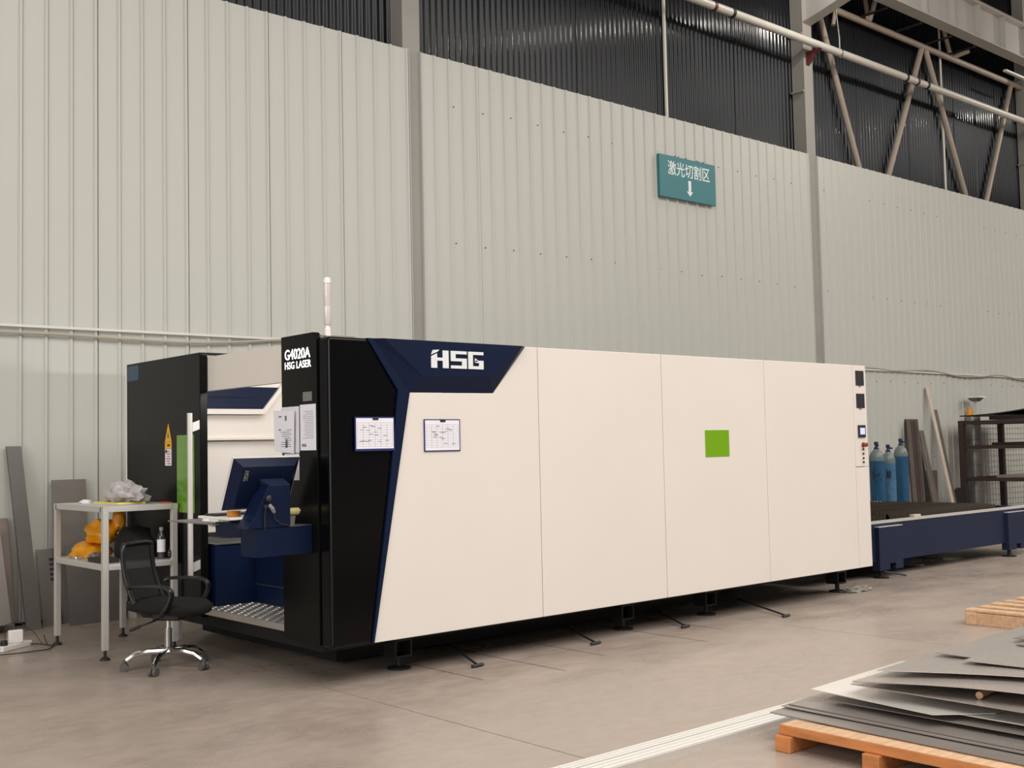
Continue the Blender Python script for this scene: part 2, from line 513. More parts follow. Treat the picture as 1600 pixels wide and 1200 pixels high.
def corrugated(width, waves, z0, z1, d=0.012):
    b = B(); n = waves*8; lo, hi = [], []
    for i in range(n+1):
        x = width*i/n; y = -d*math.cos(2*PI*i/8)
        lo.append(b.bm.verts.new((x, y, z0))); hi.append(b.bm.verts.new((x, y, z1)))
    for i in range(n):
        b.bm.faces.new((lo[i], lo[i+1], hi[i+1], hi[i]))
    bmesh.ops.recalc_face_normals(b.bm, faces=b.bm.faces)
    me = bpy.data.meshes.new('cladding_panel'); b.bm.to_mesh(me); b.bm.free(); me.materials.append(M['darkclad'])
    me.polygons.foreach_set('use_smooth', [True]*len(me.polygons))
    return me


cm = corrugated(0.9, 9, 5.6, 11.4)
for i in range(36):
    o = bpy.data.objects.new('cladding_panel', cm); COL.objects.link(o); o.parent = rear
    o.location = (-0.9+0.9*i, 4.93-0.006*(i % 2), 0)
for x, r in ((9.05, 0.028), (17.45, 0.022)):
    B().tube([(x, 4.86, 5.8), (x, 4.86, 11)], r, 8).build('conduit', 'tray', rear, smooth=True)


def column(x):
    c = structure('steel_column')
    B().box((x-0.13, 4.655, 0), (x+0.13, 4.671, 11.4)).build('front_flange', 'column', c)
    B().box((x-0.13, 4.884, 0), (x+0.13, 4.90, 11.4)).build('rear_flange', 'column', c)
    B().box((x-0.006, 4.671, 0), (x+0.006, 4.884, 11.4)).build('web', 'column', c)
    B().box((x-0.128, 4.672, 0), (x-0.118, 4.883, 11.4)).build('side_plate', 'column', c)
    return c


for x in (4.12, 12.52, 20.92, 29.3):
    c = column(x)
    if x > 5:
        for z in (7.5, 8.5, 9.4):
            B().box((x-0.17, 4.66, z), (x-0.125, 4.90, z+0.03)).build('side_stiffener', 'column', c)
    # tapered crane bracket
    B().prism([(x-0.125, 4.655, 8.70), (x-0.125, 3.75, 8.93), (x-0.125, 3.75, 8.95), (x-0.125, 4.655, 8.72)], (0.25, 0, 0)).build('bracket_flange', 'colpaint', c)
    B().prism([(x-0.006, 4.655, 8.72), (x-0.006, 3.75, 8.95), (x-0.006, 3.75, 9.33), (x-0.006, 4.655, 9.33)], (0.012, 0, 0)).build('bracket_web', 'colpaint', c)
    B().box((x-0.125, 3.75, 9.33), (x+0.125, 4.655, 9.352)).build('bracket_top', 'colpaint', c)

rb = structure('crane_runway_beam')
B().box((3, 3.995, 9.36), (31, 4.255, 9.385)).build('bottom_flange', 'colpaint', rb)
B().box((3, 3.995, 10.065), (31, 4.255, 10.09)).build('top_flange', 'colpaint', rb)
B().box((3, 4.119, 9.385), (31, 4.131, 10.065)).build('web', 'colpaint', rb)
B().box((3, 4.09, 10.09), (31, 4.16, 10.2)).build('rail', 'pipe2', rb)
x = 4.1
while x < 31:
    B().box((x-0.006, 4.005, 9.385), (x+0.006, 4.119, 10.065)).build('stiffener', 'colpaint', rb)
    x += 1.03

tr = structure('wall_bracing_truss')
TB = lambda p, q, r, n, m='pipe2': B().tube([p, q], r, 10).build(n, m, tr, smooth=True)
TB((12.6, 4.78, 9.25), (20.8, 4.78, 9.23), 0.062, 'top_chord')
for a, b_ in (((13.05, 4.79, 9.2), (14.31, 4.79, 6.2)), ((16.6, 4.79, 9.2), (15.05, 4.79, 6.2)),
              ((16.75, 4.79, 9.2), (18.25, 4.79, 6.2)), ((20.35, 4.79, 9.2), (18.85, 4.79, 6.2))):
    TB(a, b_, 0.055, 'diagonal_brace')
for xx in (14.35, 15.55, 16.65, 17.58):
    B().box((xx-0.03, 4.2, 9.27), (xx+0.03, 4.79, 9.29)).build('lacing_bar', 'dark', tr)
for a, b_ in (((17.95, 4.5, 9.36), (17.75, 4.78, 9.25)), ((14.6, 4.45, 9.9), (14.7, 4.78, 9.25)), ((14.5, 4.78, 10.3), (14.7, 4.78, 9.2)),
              ((17.3, 4.7, 9.8), (17.75, 4.78, 9.25))):
    TB(a, b_, 0.045, 'short_strut')
for a, b_ in (((13.1, 4.78, 10.6), (13.3, 4.7, 9.3)), ((13.9, 4.75, 10.4), (13.4, 4.7, 8.9))):
    TB(a, b_, 0.035, 'hanger_strut')
B().box((18.8, 4.15, 9.03), (19.9, 4.22, 9.07)).build('bracket_arm', 'tray', tr)

pp = structure('service_pipe')
B().tube([(7.6, 4.45, 8.28), (30, 4.45, 8.28)], 0.066, 14).build('pipe', 'pipe', pp, smooth=True)
for xx, m in ((15.35, 'dark'), (15.74, 'red'), (16.1, 'dark'), (9.75, 'red'), (10.2, 'dark')):
    B().lathe((xx, 4.45, 8.28), [(0.075, -0.03), (0.075, 0.03)], 14, 'X').build('coupling_band', m, pp, smooth=True)
B().prism([(12.46, 4.655, 7.97), (12.46, 4.655, 8.2), (12.46, 4.38, 8.2), (12.46, 4.5, 8.14)], (0.09, 0, 0)).build('support_bracket', 'red', pp)
B().tube([(13.18, 4.45, 8.2), (13.18, 4.45, 8.55), (13.16, 4.5, 9.2)], 0.014, 6).build('hanger_rod', 'steel', pp)
B().lathe((13.18, 4.45, 8.28), [(0.073, -0.02), (0.073, 0.02)], 14, 'X').build('hanger_ring', 'steel', pp, smooth=True)

# high-bay lamps of the hall, just above the frame
for lx in (11.7, 22.0):
    t = thing('high_bay_lamp', 'round high bay lamp hanging above the %s end of the crane beam' % ('near' if lx < 15 else 'far'), 'lamp', (lx, 2.5, 9.6), group='high bay lamps')
    B().lathe((lx, 2.5, 9.6), [(0.3, 0.0), (0.29, 0.03), (0.2, 0.2), (0.09, 0.28), (0.09, 0.42)], 20).build('shade', 'steel', t, smooth=True)
    B().tube([(lx, 2.5, 10.02), (lx, 2.5, 11.4)], 0.012, 6).build('stem', 'steel', t)
    l = bpy.data.lights.new('lamp_bulb', 'POINT'); l.energy = 300; l.shadow_soft_size = 0.035; l.color = (1, 0.93, 0.84)
    o = bpy.data.objects.new('lamp_bulb', l); COL.objects.link(o); o.location = (lx, 2.5, 9.3)

# ------------------------------------------------------------------ laser cutting machine
H, ZB = 2.307, 0.271
X1, X2, X3, X4, XL = 1.853, 3.261, 4.681, 6.149, 6.385
mc = thing('laser_cutting_machine', 'long white and navy enclosed cutting machine with a black front corner', 'machine', (3.2, 1.65, 0))
g = 0.003
B().prism([(0.316, 0, ZB), (X1-g, 0, ZB), (X1-g, 0, H), (1.728, 0, H), (1.403, 0, 1.951), (0.645, 0, 1.944)], (0, 0.05, 0)).build('side_panel', 'cream', mc, bevel=0.004)
for a, b_ in ((X1, X2), (X2, X3), (X3, X4)):
    B().box((a+g, 0, ZB), (b_-g, 0.05, H)).build('side_panel', 'cream', mc, bevel=0.004)
cs = B().box((X4+g, 0, 1.281), (XL, 0.05, H)).build('control_strip', 'cream', mc, bevel=0.004)
B().box((X4+g, 0, ZB), (XL, 0.05, 1.275)).build('side_panel', 'cream', mc, bevel=0.004)
# seams lie over a recessed dark core
B().box((1.0, 0.052, ZB+0.02), (XL-0.03, 0.09, H-0.04)).build('inner_lining', 'dark', mc)
B().box((X1+0.05, 0.05, H-0.035), (XL, 3.28, H-0.004)).build('roof_panel', 'cream', mc)
B().box((XL-0.03, 0.05, 0.75), (XL, 3.28, H-0.035)).build('end_panel', 'dark', mc)
B().box((0.07, 3.2, ZB), (XL, 3.28, H)).build('far_side_panel', 'cream', mc)
B().box((1.92, 0.09, 0.8), (1.97, 3.2, H-0.035)).build('bulkhead', 'cream', mc)
# navy trim: stripe and raised logo plate
zb2 = ZB+0.002
B().prism([(0.300, -0.010, H), (0.345, -0.010, H), (0.643, -0.010, 1.946), (0.322, -0.010, zb2), (0.306, -0.010, zb2), (0.471, -0.010, 1.347), (0.546, -0.010, 1.958)],
          (0, 0.04, 0)).build('navy_stripe', 'navy', mc)
b = B()
outer = [(0.345, -0.004, H), (0.643, 0.0, 1.946), (1.40, 0.0, 1.953), (1.725, 0.0, H)]
inner = [(0.41, -0.045, H), (0.735, -0.045, 2.056), (1.335, -0.045, 2.066), (1.665, -0.045, H)]
ov = [b.bm.verts.new(p) for p in outer]; iv = [b.bm.verts.new(p) for p in inner]; bv = [b.bm.verts.new((p[0], 0.03, p[2])) for p in outer]
for i in range(3):
    b.bm.faces.new((ov[i], ov[i+1], iv[i+1], iv[i])); b.bm.faces.new((bv[i], bv[i+1], ov[i+1], ov[i]))
b.bm.faces.new(iv); b.bm.faces.new((ov[3], ov[0], iv[0], iv[3])); b.bm.faces.new((bv[3], bv[0], ov[0], ov[3])); b.bm.faces.new(bv)
lp = b.build('logo_plate', 'navy', mc)
logo_b((0.80, -0.046, 2.118), (1, 0, 0.002), (0, 0, 1), (0, -1, 0), 0.475, 0.132, 0.006).build('logo', 'logo', lp)
# black front corner
B().prism([(0, 0, ZB), (0.312, 0, ZB), (0.471, 0, 1.347), (0.546, 0, 1.958), (0.315, 0, H), (0, 0, H)], (0, 0.594, 0)).build('front_column', 'black', mc, bevel=0.02, seg=3)
fc = B().prism([(-0.012, 0.596, ZB+0.005), (-0.012, 0.596, 2.347), (-0.012, 0.178, 2.348), (-0.012, 0.13, 2.309), (-0.012, 0.13, ZB+0.005)],
               (0.05, 0, 0)).build('front_cover', 'door_black', mc, bevel=0.003)
text_b('G4020A', 0.1, (-0.0125, 0.545, 2.182), (0, -1, 0), (0, 0, 1), 0.001, 0.0012, width=0.335, height=0.072).build('lit_lettering', 'led', fc)['kind'] = 'stuff'
text_b('HSG LASER', 0.1, (-0.0125, 0.545, 2.118), (0, -1, 0), (0, 0, 1), 0.001, 0.0008, width=0.345, height=0.05).build('lit_lettering', 'led', fc)['kind'] = 'stuff'
# under-frame
B().box((0.15, 0.35, 0.19), (XL-0.1, 3.1, 0.29)).build('base_frame', 'dark', mc)
B().box((0.5, 0.75, 0.03), (4.9, 2.9, 0.22)).build('scrap_bin', 'dark', mc)
for x in (0.755, 1.9, 3.06, 4.15, 6.24):
    for y in ((0.33, 2.8) if x != 1.9 else (2.8,)):
        f = B()
        f.box((x-0.075, y-0.06, 0.20), (x+0.075, y+0.08, 0.27)).box((x-0.075, y-0.06, 0.085), (x+0.075, y+0.08, 0.10))
        f.box((x-0.075, y-0.06, 0.10), (x-0.06, y+0.08, 0.20)).box((x+0.06, y-0.06, 0.10), (x+0.075, y+0.08, 0.20))
        ft = f.build('foot', 'dark', mc)
        B().lathe((x, y, 0), [(0.085, 0), (0.085, 0.012), (0.04, 0.022), (0.022, 0.024), (0.022, 0.088)], 18).build('levelling_pad', 'dark', ft, smooth=True)
# pull rods of the scrap bins ending in T handles on the floor
for (xr, yr, xh, yh) in ((1.36, 0.5, 1.165, -0.05), (2.56, 0.5, 2.37, -0.03), (3.70, 0.5, 3.45, -0.02), (4.82, 0.5, 4.475, -0.3)):
    B().tube([(xr, yr, 0.06), (xh, yh, 0.016)], 0.009, 6).tube([(xh-0.055, yh-0.005, 0.014), (xh+0.055, yh+0.005, 0.014)], 0.012, 6).build('pull_rod', 'rubber', mc)
# control strip fittings
for z0, z1 in ((2.102, 2.253), (1.873, 2.02)):
    v = B().box((6.197, -0.006, z0), (6.345, 0.0, z1))
    v = v.build('vent_grille', 'vent', cs, bevel=0.003)
hm = B().box((6.205, -0.012, 1.575), (6.335, 0.0, 1.70)).build('display', 'vent', cs, bevel=0.004)
B().box((6.232, -0.0135, 1.605), (6.318, -0.012, 1.672)).build('display_screen', 'screen', cs)
B().lathe((6.29, 0, 1.50), [(0.026, 0), (0.026, -0.01), (0.014, -0.012), (0.014, -0.03), (0.022, -0.032), (0.024, -0.042), (0.016, -0.05)], 16, 'Y').build('emergency_stop', 'redbtn', cs, smooth=True)
for z in (1.455, 1.41, 1.365, 1.325):
    B().lathe((6.285, 0, z), [(0.01, 0.0), (0.01, -0.012)], 10, 'Y').build('push_button', 'vent', cs, smooth=True)
for x0, x1, z0, z1 in ((6.225, 6.31, 1.845, 1.872), (6.225, 6.31, 2.075, 2.10)):
    B().prism([((x0+x1)/2-0.03, -0.004, z1), ((x0+x1)/2, -0.004, z0+0.008), ((x0+x1)/2+0.03, -0.004, z1)], (0, 0.004, 0)).build('vent_tab', 'greyplastic', cs)
# green observation window in the third panel
B().box((3.805, -0.004, 1.43), (4.135, 0.0, 1.665)).build('green_window', 'green', mc, bevel=0.003)
# faint brown finger marks on the panels
# header beam over the doorway
B().box((0.07, 0.59, 2.045), (0.12, 3.25, 2.31)).build('door_header', 'cream', mc)
# far inner side with its ledge and navy inset
B().box((0.2, 3.16, 1.70), (1.92, 3.2, 2.29)).build('inner_upper_panel', 'cream', mc)
B().box((0.2, 3.135, 1.672), (1.92, 3.2, 1.70)).build('inner_ledge', 'cream', mc, bevel=0.004)
B().prism([(0.2, 3.095, 1.907), (1.232, 3.095, 1.907), (1.215, 3.095, 1.955), (0.2, 3.095, 1.955)], (0, 0.065, 0)).build('inset_frame', 'cream', mc, bevel=0.003)
B().prism([(1.232, 3.095, 1.907), (1.485, 3.095, 2.215), (1.44, 3.095, 2.215), (1.215, 3.095, 1.955)], (0, 0.065, 0)).build('inset_frame', 'cream', mc, bevel=0.003)
B().prism([(0.2, 3.120, 1.955), (1.215, 3.120, 1.955), (1.385, 3.120, 2.16), (0.2, 3.120, 2.16)], (0, 0.04, 0)).build('navy_inset', 'navy', mc)
B().prism([(0.2, 3.110, 2.065), (1.13, 3.110, 2.065), (1.22, 3.110, 2.16), (0.2, 3.110, 2.16)], (0, 0.012, 0)).build('navy_inset_plate', 'navy', mc)
B().box((0.2, 3.12, 0.70), (1.92, 3.199, 0.845)).build('inner_dark_strip', 'dark', mc)
# added fill light with a housing, brightening the enclosure behind the header
B().box((0.4, 0.64, 2.235), (1.6, 0.70, 2.275)).build('fill_lamp_bar', 'white', mc)
area('machine_interior_fill', (1.0, 0.72, 2.22), (1.0, 3.2, 1.35), 1.2, 0.06, 36)
# inner base
B().box((0.45, 0.6, 0.30), (1.92, 3.12, 0.795)).build('inner_base', 'navy', mc, bevel=0.003)
B().box((0.445, 0.6, 0.508), (0.45, 3.12, 0.516)).build('base_seam', 'steel', mc)
B().box((0.10, 1.84, 0.36), (0.45, 3.12, 0.845)).build('inner_cabinet', 'navy', mc, bevel=0.003)
B().box((0.10, 1.84, 0.845), (0.45, 3.12, 0.848)).build('cabinet_top', 'dark', mc)
B().box((0.09, 1.83, 0.842), (0.102, 3.12, 0.852)).build('cabinet_edge', 'steel', mc)
B().box((0.102, 1.83, 0.842), (0.46, 1.842, 0.852)).build('cabinet_edge', 'steel', mc)
B().box((0.43, 0.6, 0.795), (0.5, 1.84, 0.803)).build('base_edge', 'steel', mc)
# tread plate step
fp = B().box((0.0, 0.56, 0.323), (0.45, 1.86, 0.368)).build('tread_step', 'tread', mc)
b = B(); k = 0
for i in range(8):
    for j in range(24):
        x = 0.03+i*0.052; y = 0.6+j*0.053
        a = PI/4 if (i+j) % 2 else -PI/4
        c, s_ = math.cos(a), math.sin(a)
        q = [(x+c*dx-s_*dy, y+s_*dx+c*dy) for dx, dy in ((-0.02, 0), (0, -0.007), (0.02, 0), (0, 0.007))]
        lo = [(px, py, 0.368) for px, py in q]; hi = [(x+(px-x)*0.5, y+(py-y)*0.5, 0.373) for px, py in q]
        b.hexa(lo, hi)
o = b.build('tread_lugs', 'tread', fp); o['kind'] = 'stuff'
# sliding door
dr = B().box((0.0, 1.884, 0.29), (0.064, 3.306, 2.345)).build('sliding_door', 'door_black', mc, bevel=0.004)
B().box((-0.003, 1.985, 1.09), (0.0, 2.297, 1.705)).build('door_window', 'green2', dr)
B().tube([(-0.08, 1.895, 0.615), (-0.08, 1.895, 1.87)], 0.021, 12).build('door_handle', 'handle', dr, smooth=True)
for z in (1.78, 0.70):
    B().prism([(-0.07, 1.89, z-0.06), (0.0, 1.89, z-0.035), (0.0, 1.89, z+0.035), (-0.07, 1.89, z+0.01)], (0, 0.012, 0)).build('handle_bracket', 'alu', dr)
B().box((0.064, 1.89, 2.325), (0.24, 1.93, 2.345)).build('door_hanger', 'black', dr)
B().box((-0.001, 3.307, 0.29), (0.064, 3.33, 2.345)).build('door_edge_trim', 'white', dr)
B().box((-0.002, 3.05, 2.197), (0.0, 3.285, 2.325)).build('blue_sticker', 'blueprint', dr)
B().prism([(-0.002, 2.525, 1.655), (-0.002, 2.40, 1.655), (-0.002, 2.46, 1.805)], (0.002, 0, 0)).build('warning_triangle', 'yellow', dr)
B().box((-0.002, 2.40, 1.60), (0.0, 2.525, 1.653)).build('warning_band', 'yellow', dr)
wl = B().box((-0.002, 2.402, 1.462), (0.0, 2.522, 1.598)).build('warning_label', 'paper', dr)
b = B()
for k in range(6):
    z = 1.475+k*0.02
    b.box((-0.0026, 2.415+0.02*(k % 2), z), (-0.002, 2.48+0.012*(k % 3), z+0.007))
o = b.build('label_print', 'inkred', dr); o['kind'] = 'stuff'
b = B().box((-0.0027, 2.485, 1.565), (-0.002, 2.515, 1.59)).box((-0.0027, 2.43, 1.62), (-0.002, 2.48, 1.635)).prism([(-0.0027, 2.475, 1.69), (-0.0027, 2.45, 1.69), (-0.0027, 2.461, 1.745)], (0.0007, 0, 0))
o = b.build('label_symbol', 'inkdark', dr); o['kind'] = 'stuff'
# signal lamp on top of the corner
sl = B().box((0.03, 0.08, 2.307), (0.11, 0.16, 2.318)).build('signal_lamp', 'steel', mc)
B().lathe((0.07, 0.12, 2.318), [(0.022, 0), (0.022, 0.05), (0.016, 0.055), (0.016, 0.075)], 14).build('lamp_stem', 'white', sl, smooth=True)
B().lathe((0.07, 0.12, 2.39), [(0.018, 0), (0.024, 0.01), (0.026, 0.11), (0.024, 0.13)], 14).build('lamp_collar', 'tower_clear', sl, smooth=True)
B().lathe((0.07, 0.12, 2.52), [(0.023, 0), (0.025, 0.005), (0.025, 0.15), (0.02, 0.155)], 14).build('lamp_lens', 'tower_clear', sl, smooth=True)
B().lathe((0.07, 0.12, 2.675), [(0.025, 0), (0.025, 0.03), (0.012, 0.04)], 14).build('lamp_cap', 'white', sl, smooth=True)
for y in (0.35, 0.2):
    B().box((0.02, y-0.09, 2.307), (0.28, y+0.02, 2.325)).build('top_bracket', 'pipe2', mc)
# grey tag
B().box((-0.015, 0.193, 1.89), (-0.012, 0.307, 1.952)).build('grey_tag', 'greyplastic', fc)

# ------------------------------------------------------------------ papers on the machine (hung on it)
PAPX = -0.0125


def front_doc(y0, y1, z0, z1, name, m, label, cat, tilt=0.0):
    t = thing(name, label, cat, (PAPX, (y0+y1)/2, z0))
    B().prism([(PAPX, y1, z0), (PAPX, y0, z0+tilt), (PAPX, y0, z1+tilt), (PAPX, y1, z1)], (-0.003, 0, 0)).build('sheet', m, t)
    return t


t = front_doc(0.145, 0.345, 1.56, 1.868, 'document', 'paper', 'printed white sheet with a small logo at the foot, right of the plastic sleeve', 'document')
b = B()
for k in range(16):
    z = 1.82-k*0.012
    b.box((PAPX-0.0036, 0.165+0.01*random.random(), z), (PAPX-0.003, 0.32-0.05*random.random(), z+0.0025))
o = b.build('print_lines', 'ink', t); o['kind'] = 'stuff'
logo_b((PAPX-0.003, 0.325, 1.585), (0, -1, 0), (0, 0, 1), (-1, 0, 0), 0.06, 0.02, 0.0006).build('printed_logo', 'inkdark', t)
t = front_doc(0.36, 0.60, 1.545, 1.86, 'document_sleeve', 'sleeve', 'clear plastic sleeve of papers hanging at the left edge of the black corner', 'document')
b = B().prism([(PAPX-0.02, 0.66, 1.56), (PAPX-0.02, 0.40, 1.54), (PAPX-0.02, 0.39, 1.83), (PAPX-0.02, 0.67, 1.84)], (-0.002, 0, 0))
b.build('front_sheet', 'paper', t)
b = B()
for k in range(9):
    z = 1.70-k*0.014; yy = 0.42+0.03*random.random()
    b.box((PAPX-0.0228, yy, z), (PAPX-0.022, yy+0.06+0.08*random.random(), z+0.004))
b.box((PAPX-0.0228, 0.49, 1.765), (PAPX-0.022, 0.515, 1.80)).box((PAPX-0.0228, 0.48, 1.58), (PAPX-0.022, 0.51, 1.64))
b.box((PAPX-0.0228, 0.56, 1.79), (PAPX-0.022, 0.60, 1.80)).box((PAPX-0.0228, 0.57, 1.70), (PAPX-0.022, 0.60, 1.71))
o = b.build('print_lines', 'ink', t); o['kind'] = 'stuff'
t = front_doc(0.365, 0.56, 1.36, 1.54, 'document', 'paper', 'long white paper strip hanging below the plastic sleeve behind the monitor', 'document')


def side_folder(x0, x1, z0, z1, ys, label, grid):
    t = thing('document_folder', label, 'folder', ((x0+x1)/2, ys, z0), group='magnetic document folders on the machine side')
    B().box((x0, ys-0.008, z0), (x1, ys, z1)).build('backing', 'bluefold', t, bevel=0.002)
    B().box((x0+0.008, ys-0.0095, z0+(0.016 if grid else 0.008)), (x1-0.01, ys-0.008, z1-0.008)).build('form_sheet', 'paper', t)
    B().box(((x0+x1)/2-0.02, ys-0.013, z1-0.02), ((x0+x1)/2+0.025, ys-0.009, z1-0.004)).build('clip', 'vent', t)
    b = B(); w, h = x1-x0, z1-z0
    y = ys-0.0095
    for k in range(11):
        z = z0+0.03+k*(h-0.07)/10
        b.box((x0+0.015, y-0.0004, z), (x1-0.018, y, z+0.0012))
    for k in range(7):
        xx = x0+0.015+k*(w-0.033)/6
        b.box((xx, y-0.0004, z0+0.03), (xx+0.0012, y, z1-0.04))
    for k in range(16):
        r_ = random.Random(k*3+int(grid)); xx = x0+0.03+r_.random()*(w-0.1); z = z0+0.05+r_.random()*(h-0.1)
        b.box((xx, y-0.0006, z), (xx+0.03, y, z+0.004))
    o = b.build('form_lines', 'ink', t); o['kind'] = 'stuff'
    return t


side_folder(0.185, 0.503, 1.546, 1.774, -0.012, 'blue framed form folder on the black and navy corner of the machine', True)
side_folder(0.762, 1.082, 1.533, 1.760, 0.0, 'blue framed form folder on the white panel below the big logo', False)

# ------------------------------------------------------------------ operator console
cn = thing('operator_console', 'navy swing-arm console with a tilted monitor seen from behind', 'console', (-0.25, 0.31, 0.0))
B().box((-0.423, 0.208, 0.88), (-0.014, 0.42, 1.066)).build('arm_box', 'navy', cn, bevel=0.003)
B().box((-0.02, 0.205, 1.066), (-0.19, 0.425, 1.07)).build('arm_lid', 'steel', cn)
B().prism([(-0.50, 0.20, 1.067), (-0.18, 0.20, 1.067), (-0.18, 0.20, 1.34), (-0.335, 0.20, 1.34), (-0.44, 0.20, 1.13)], (0, 0.16, 0)).build('stand', 'navy', cn, bevel=0.003)
B().hexa([(-0.335, 0.2, 1.34), (-0.18, 0.2, 1.34), (-0.18, 0.36, 1.34), (-0.335, 0.36, 1.34)],
         [(-0.36, 0.30, 1.385), (-0.18, 0.30, 1.385), (-0.18, 0.36, 1.385), (-0.36, 0.36, 1.385)]).build('stand_top', 'navy_dull', cn)  # paler navy puts the light on the sloped top into the colour
B().box((-0.423, 0.425, 1.0), (-0.12, 0.78, 1.09)).build('deck_support', 'navy', cn, bevel=0.003)
B().box((-0.52, 0.37, 1.118), (-0.10, 0.84, 1.135)).build('keyboard_deck', 'white', cn, bevel=0.003)
B().box((-0.35, 0.5, 1.09), (-0.2, 0.72, 1.118)).build('deck_bracket', 'navy', cn)
B().box((-0.50, 0.62, 1.135), (-0.15, 0.78, 1.15)).build('keyboard', 'vent', cn, bevel=0.003)
B().box((-0.47, 0.72, 1.072), (-0.20, 1.43, 1.080)).build('mouse_shelf', 'greyplastic', cn)
B().box((-0.36, 0.94, 1.045), (-0.32, 1.0, 1.118)).build('shelf_bracket', 'white', cn)
# monitor, tilted, screen to the far side
yb, zb_, yt, zt = 0.43, 1.172, 0.255, 1.508
dn = Vector((0, zt-zb_, -(yt-yb))).normalized()      # towards the screen side (+Y, up)
mon = lambda x, s, d: Vector((x, yb+(yt-yb)*s, zb_+(zt-zb_)*s))+dn*d
xl, xr = -0.545, -0.065
b = B()
lo = [mon(xl, 0, 0.02), mon(xr, 0, 0.02), mon(xr, 1, 0.02), mon(xl, 1, 0.02)]
hi = [mon(xl+0.055, 0.10, -0.03), mon(xr-0.055, 0.10, -0.03), mon(xr-0.055, 0.90, -0.03), mon(xl+0.055, 0.90, -0.03)]
b.hexa(hi, lo)
mb = b.build('monitor', 'navy', cn)
b = B(); b.hexa([mon(xl-0.004, -0.01, 0.02), mon(xr+0.004, -0.01, 0.02), mon(xr+0.004, 1.01, 0.02), mon(xl-0.004, 1.01, 0.02)],
                [mon(xl-0.004, -0.01, 0.042), mon(xr+0.004, -0.01, 0.042), mon(xr+0.004, 1.01, 0.042), mon(xl-0.004, 1.01, 0.042)])
b.build('bezel', 'aluwhite', mb, bevel=0.003)
vdir = (mon(0, 1, 0)-mon(0, 0, 0)).normalized()
lb = logo_b(mon(xl+0.075, 0.83, -0.0302), -vdir, Vector((1, 0, 0)), -dn, 0.075, 0.03, 0.0008)
lb.build('back_logo', 'logogrey', mb)
B().lathe((-0.345, 0.195, 1.255), [(0.02, 0.005), (0.022, -0.02), (0.01, -0.03)], 12, 'Y').build('socket', 'vent', cn, smooth=True)
B().lathe((-0.37, 0.195, 1.205), [(0.012, 0.005), (0.012, -0.02)], 12, 'Y').build('socket', 'vent', cn, smooth=True)
B().tube([(-0.345, 0.18, 1.215), (-0.33, 0.165, 1.19), (-0.315, 0.17, 1.165)], [0.012, 0.014, 0.010], 10).build('cable_plug', 'greyplastic', cn, smooth=True)
B().tube([(-0.37, 0.178, 1.2), (-0.375, 0.186, 1.14), (-0.372, 0.19, 1.06)], 0.004, 6).tube([(-0.315, 0.172, 1.165), (-0.30, 0.186, 1.12), (-0.25, 0.19, 1.085), (-0.19, 0.195, 1.075)], 0.004, 6).build('cable', 'vent', cn)
# things on the console
tp = solo('tape_roll', B().lathe((-0.43, 0.50, 1.136), [(0.018, 0), (0.043, 0), (0.045, 0.003), (0.045, 0.033), (0.043, 0.036), (0.018, 0.036), (0.018, 0.034)], 24), 'tapeorange',
          'orange roll of tape lying on the white keyboard deck', 'tape roll', (-0.43, 0.50, 1.136), smooth=True)
ms = solo('computer_mouse', B().blob((-0.33, 1.06, 1.082), (0.045, 0.068, 0.034), 1, 0.02, 1, 3, floor=1.081), 'white',
          'white computer mouse on the thin grey shelf beside the door handle', 'mouse', (-0.33, 1.06, 1.081), smooth=True)
rl = solo('tape_dispenser', B().tube([(-0.17, 0.30, 1.153), (-0.165, 0.30, 1.158), (-0.065, 0.30, 1.158), (-0.06, 0.30, 1.153)], [0.018, 0.024, 0.024, 0.018], 14), 'cream2',
          'pale yellow roll on a grey holder, right of the navy monitor stand', 'roll', (-0.115, 0.30, 1.07), smooth=True)
B().prism([(-0.165, 0.29, 1.07), (-0.10, 0.29, 1.07), (-0.09, 0.29, 1.13), (-0.155, 0.29, 1.13)], (0, 0.03, 0)).build('holder', 'greyplastic', rl)

# ------------------------------------------------------------------ exchange table
ex = thing('exchange_table', 'navy steel pallet table with burnt slats beyond the white machine', 'work table', (9.0, 1.8, 0))
for y in (0.62, 2.92):
    B().box((6.42, y, 0.176), (11.45, y+0.10, 0.606)).build('side_beam', 'navy_dull', ex, bevel=0.004)
    B().box((6.42, y-0.005, 0.606), (11.45, y+0.13, 0.625)).build('beam_cap', 'alu', ex)
B().box((11.36, 0.62, 0.3), (11.45, 3.02, 0.606)).build('end_beam', 'navy_dull', ex)
for x in (7.46, 10.53):
    for y in (0.57, 2.97):
        lg = B().box((x, y, 0.155), (x+0.49, y+0.1, 0.567))
        lg.box((x, y, 0.087), (x+0.21, y+0.1, 0.155)).box((x+0.33, y, 0.087), (x+0.49, y+0.1, 0.155))
        lg = lg.build('leg_block', 'navy_dull', ex, bevel=0.003)
        B().box((x-0.005, y-0.005, 0.567), (x+0.495, y+0.1, 0.575)).build('block_cap', 'alu', lg)
        B().lathe((x+0.09, y+0.05, 0), [(0.09, 0), (0.09, 0.01), (0.03, 0.018), (0.024, 0.02), (0.024, 0.09)], 16).build('levelling_foot', 'dark', lg, smooth=True)
B().box((6.42, 0.72, 0.45), (11.36, 2.92, 0.47)).build('slag_tray', 'dark', ex)
B().tube([(7.55, 0.60, 0.075), (7.80, 0.46, 0.02)], 0.012, 6).build('lever', 'rubber', ex)
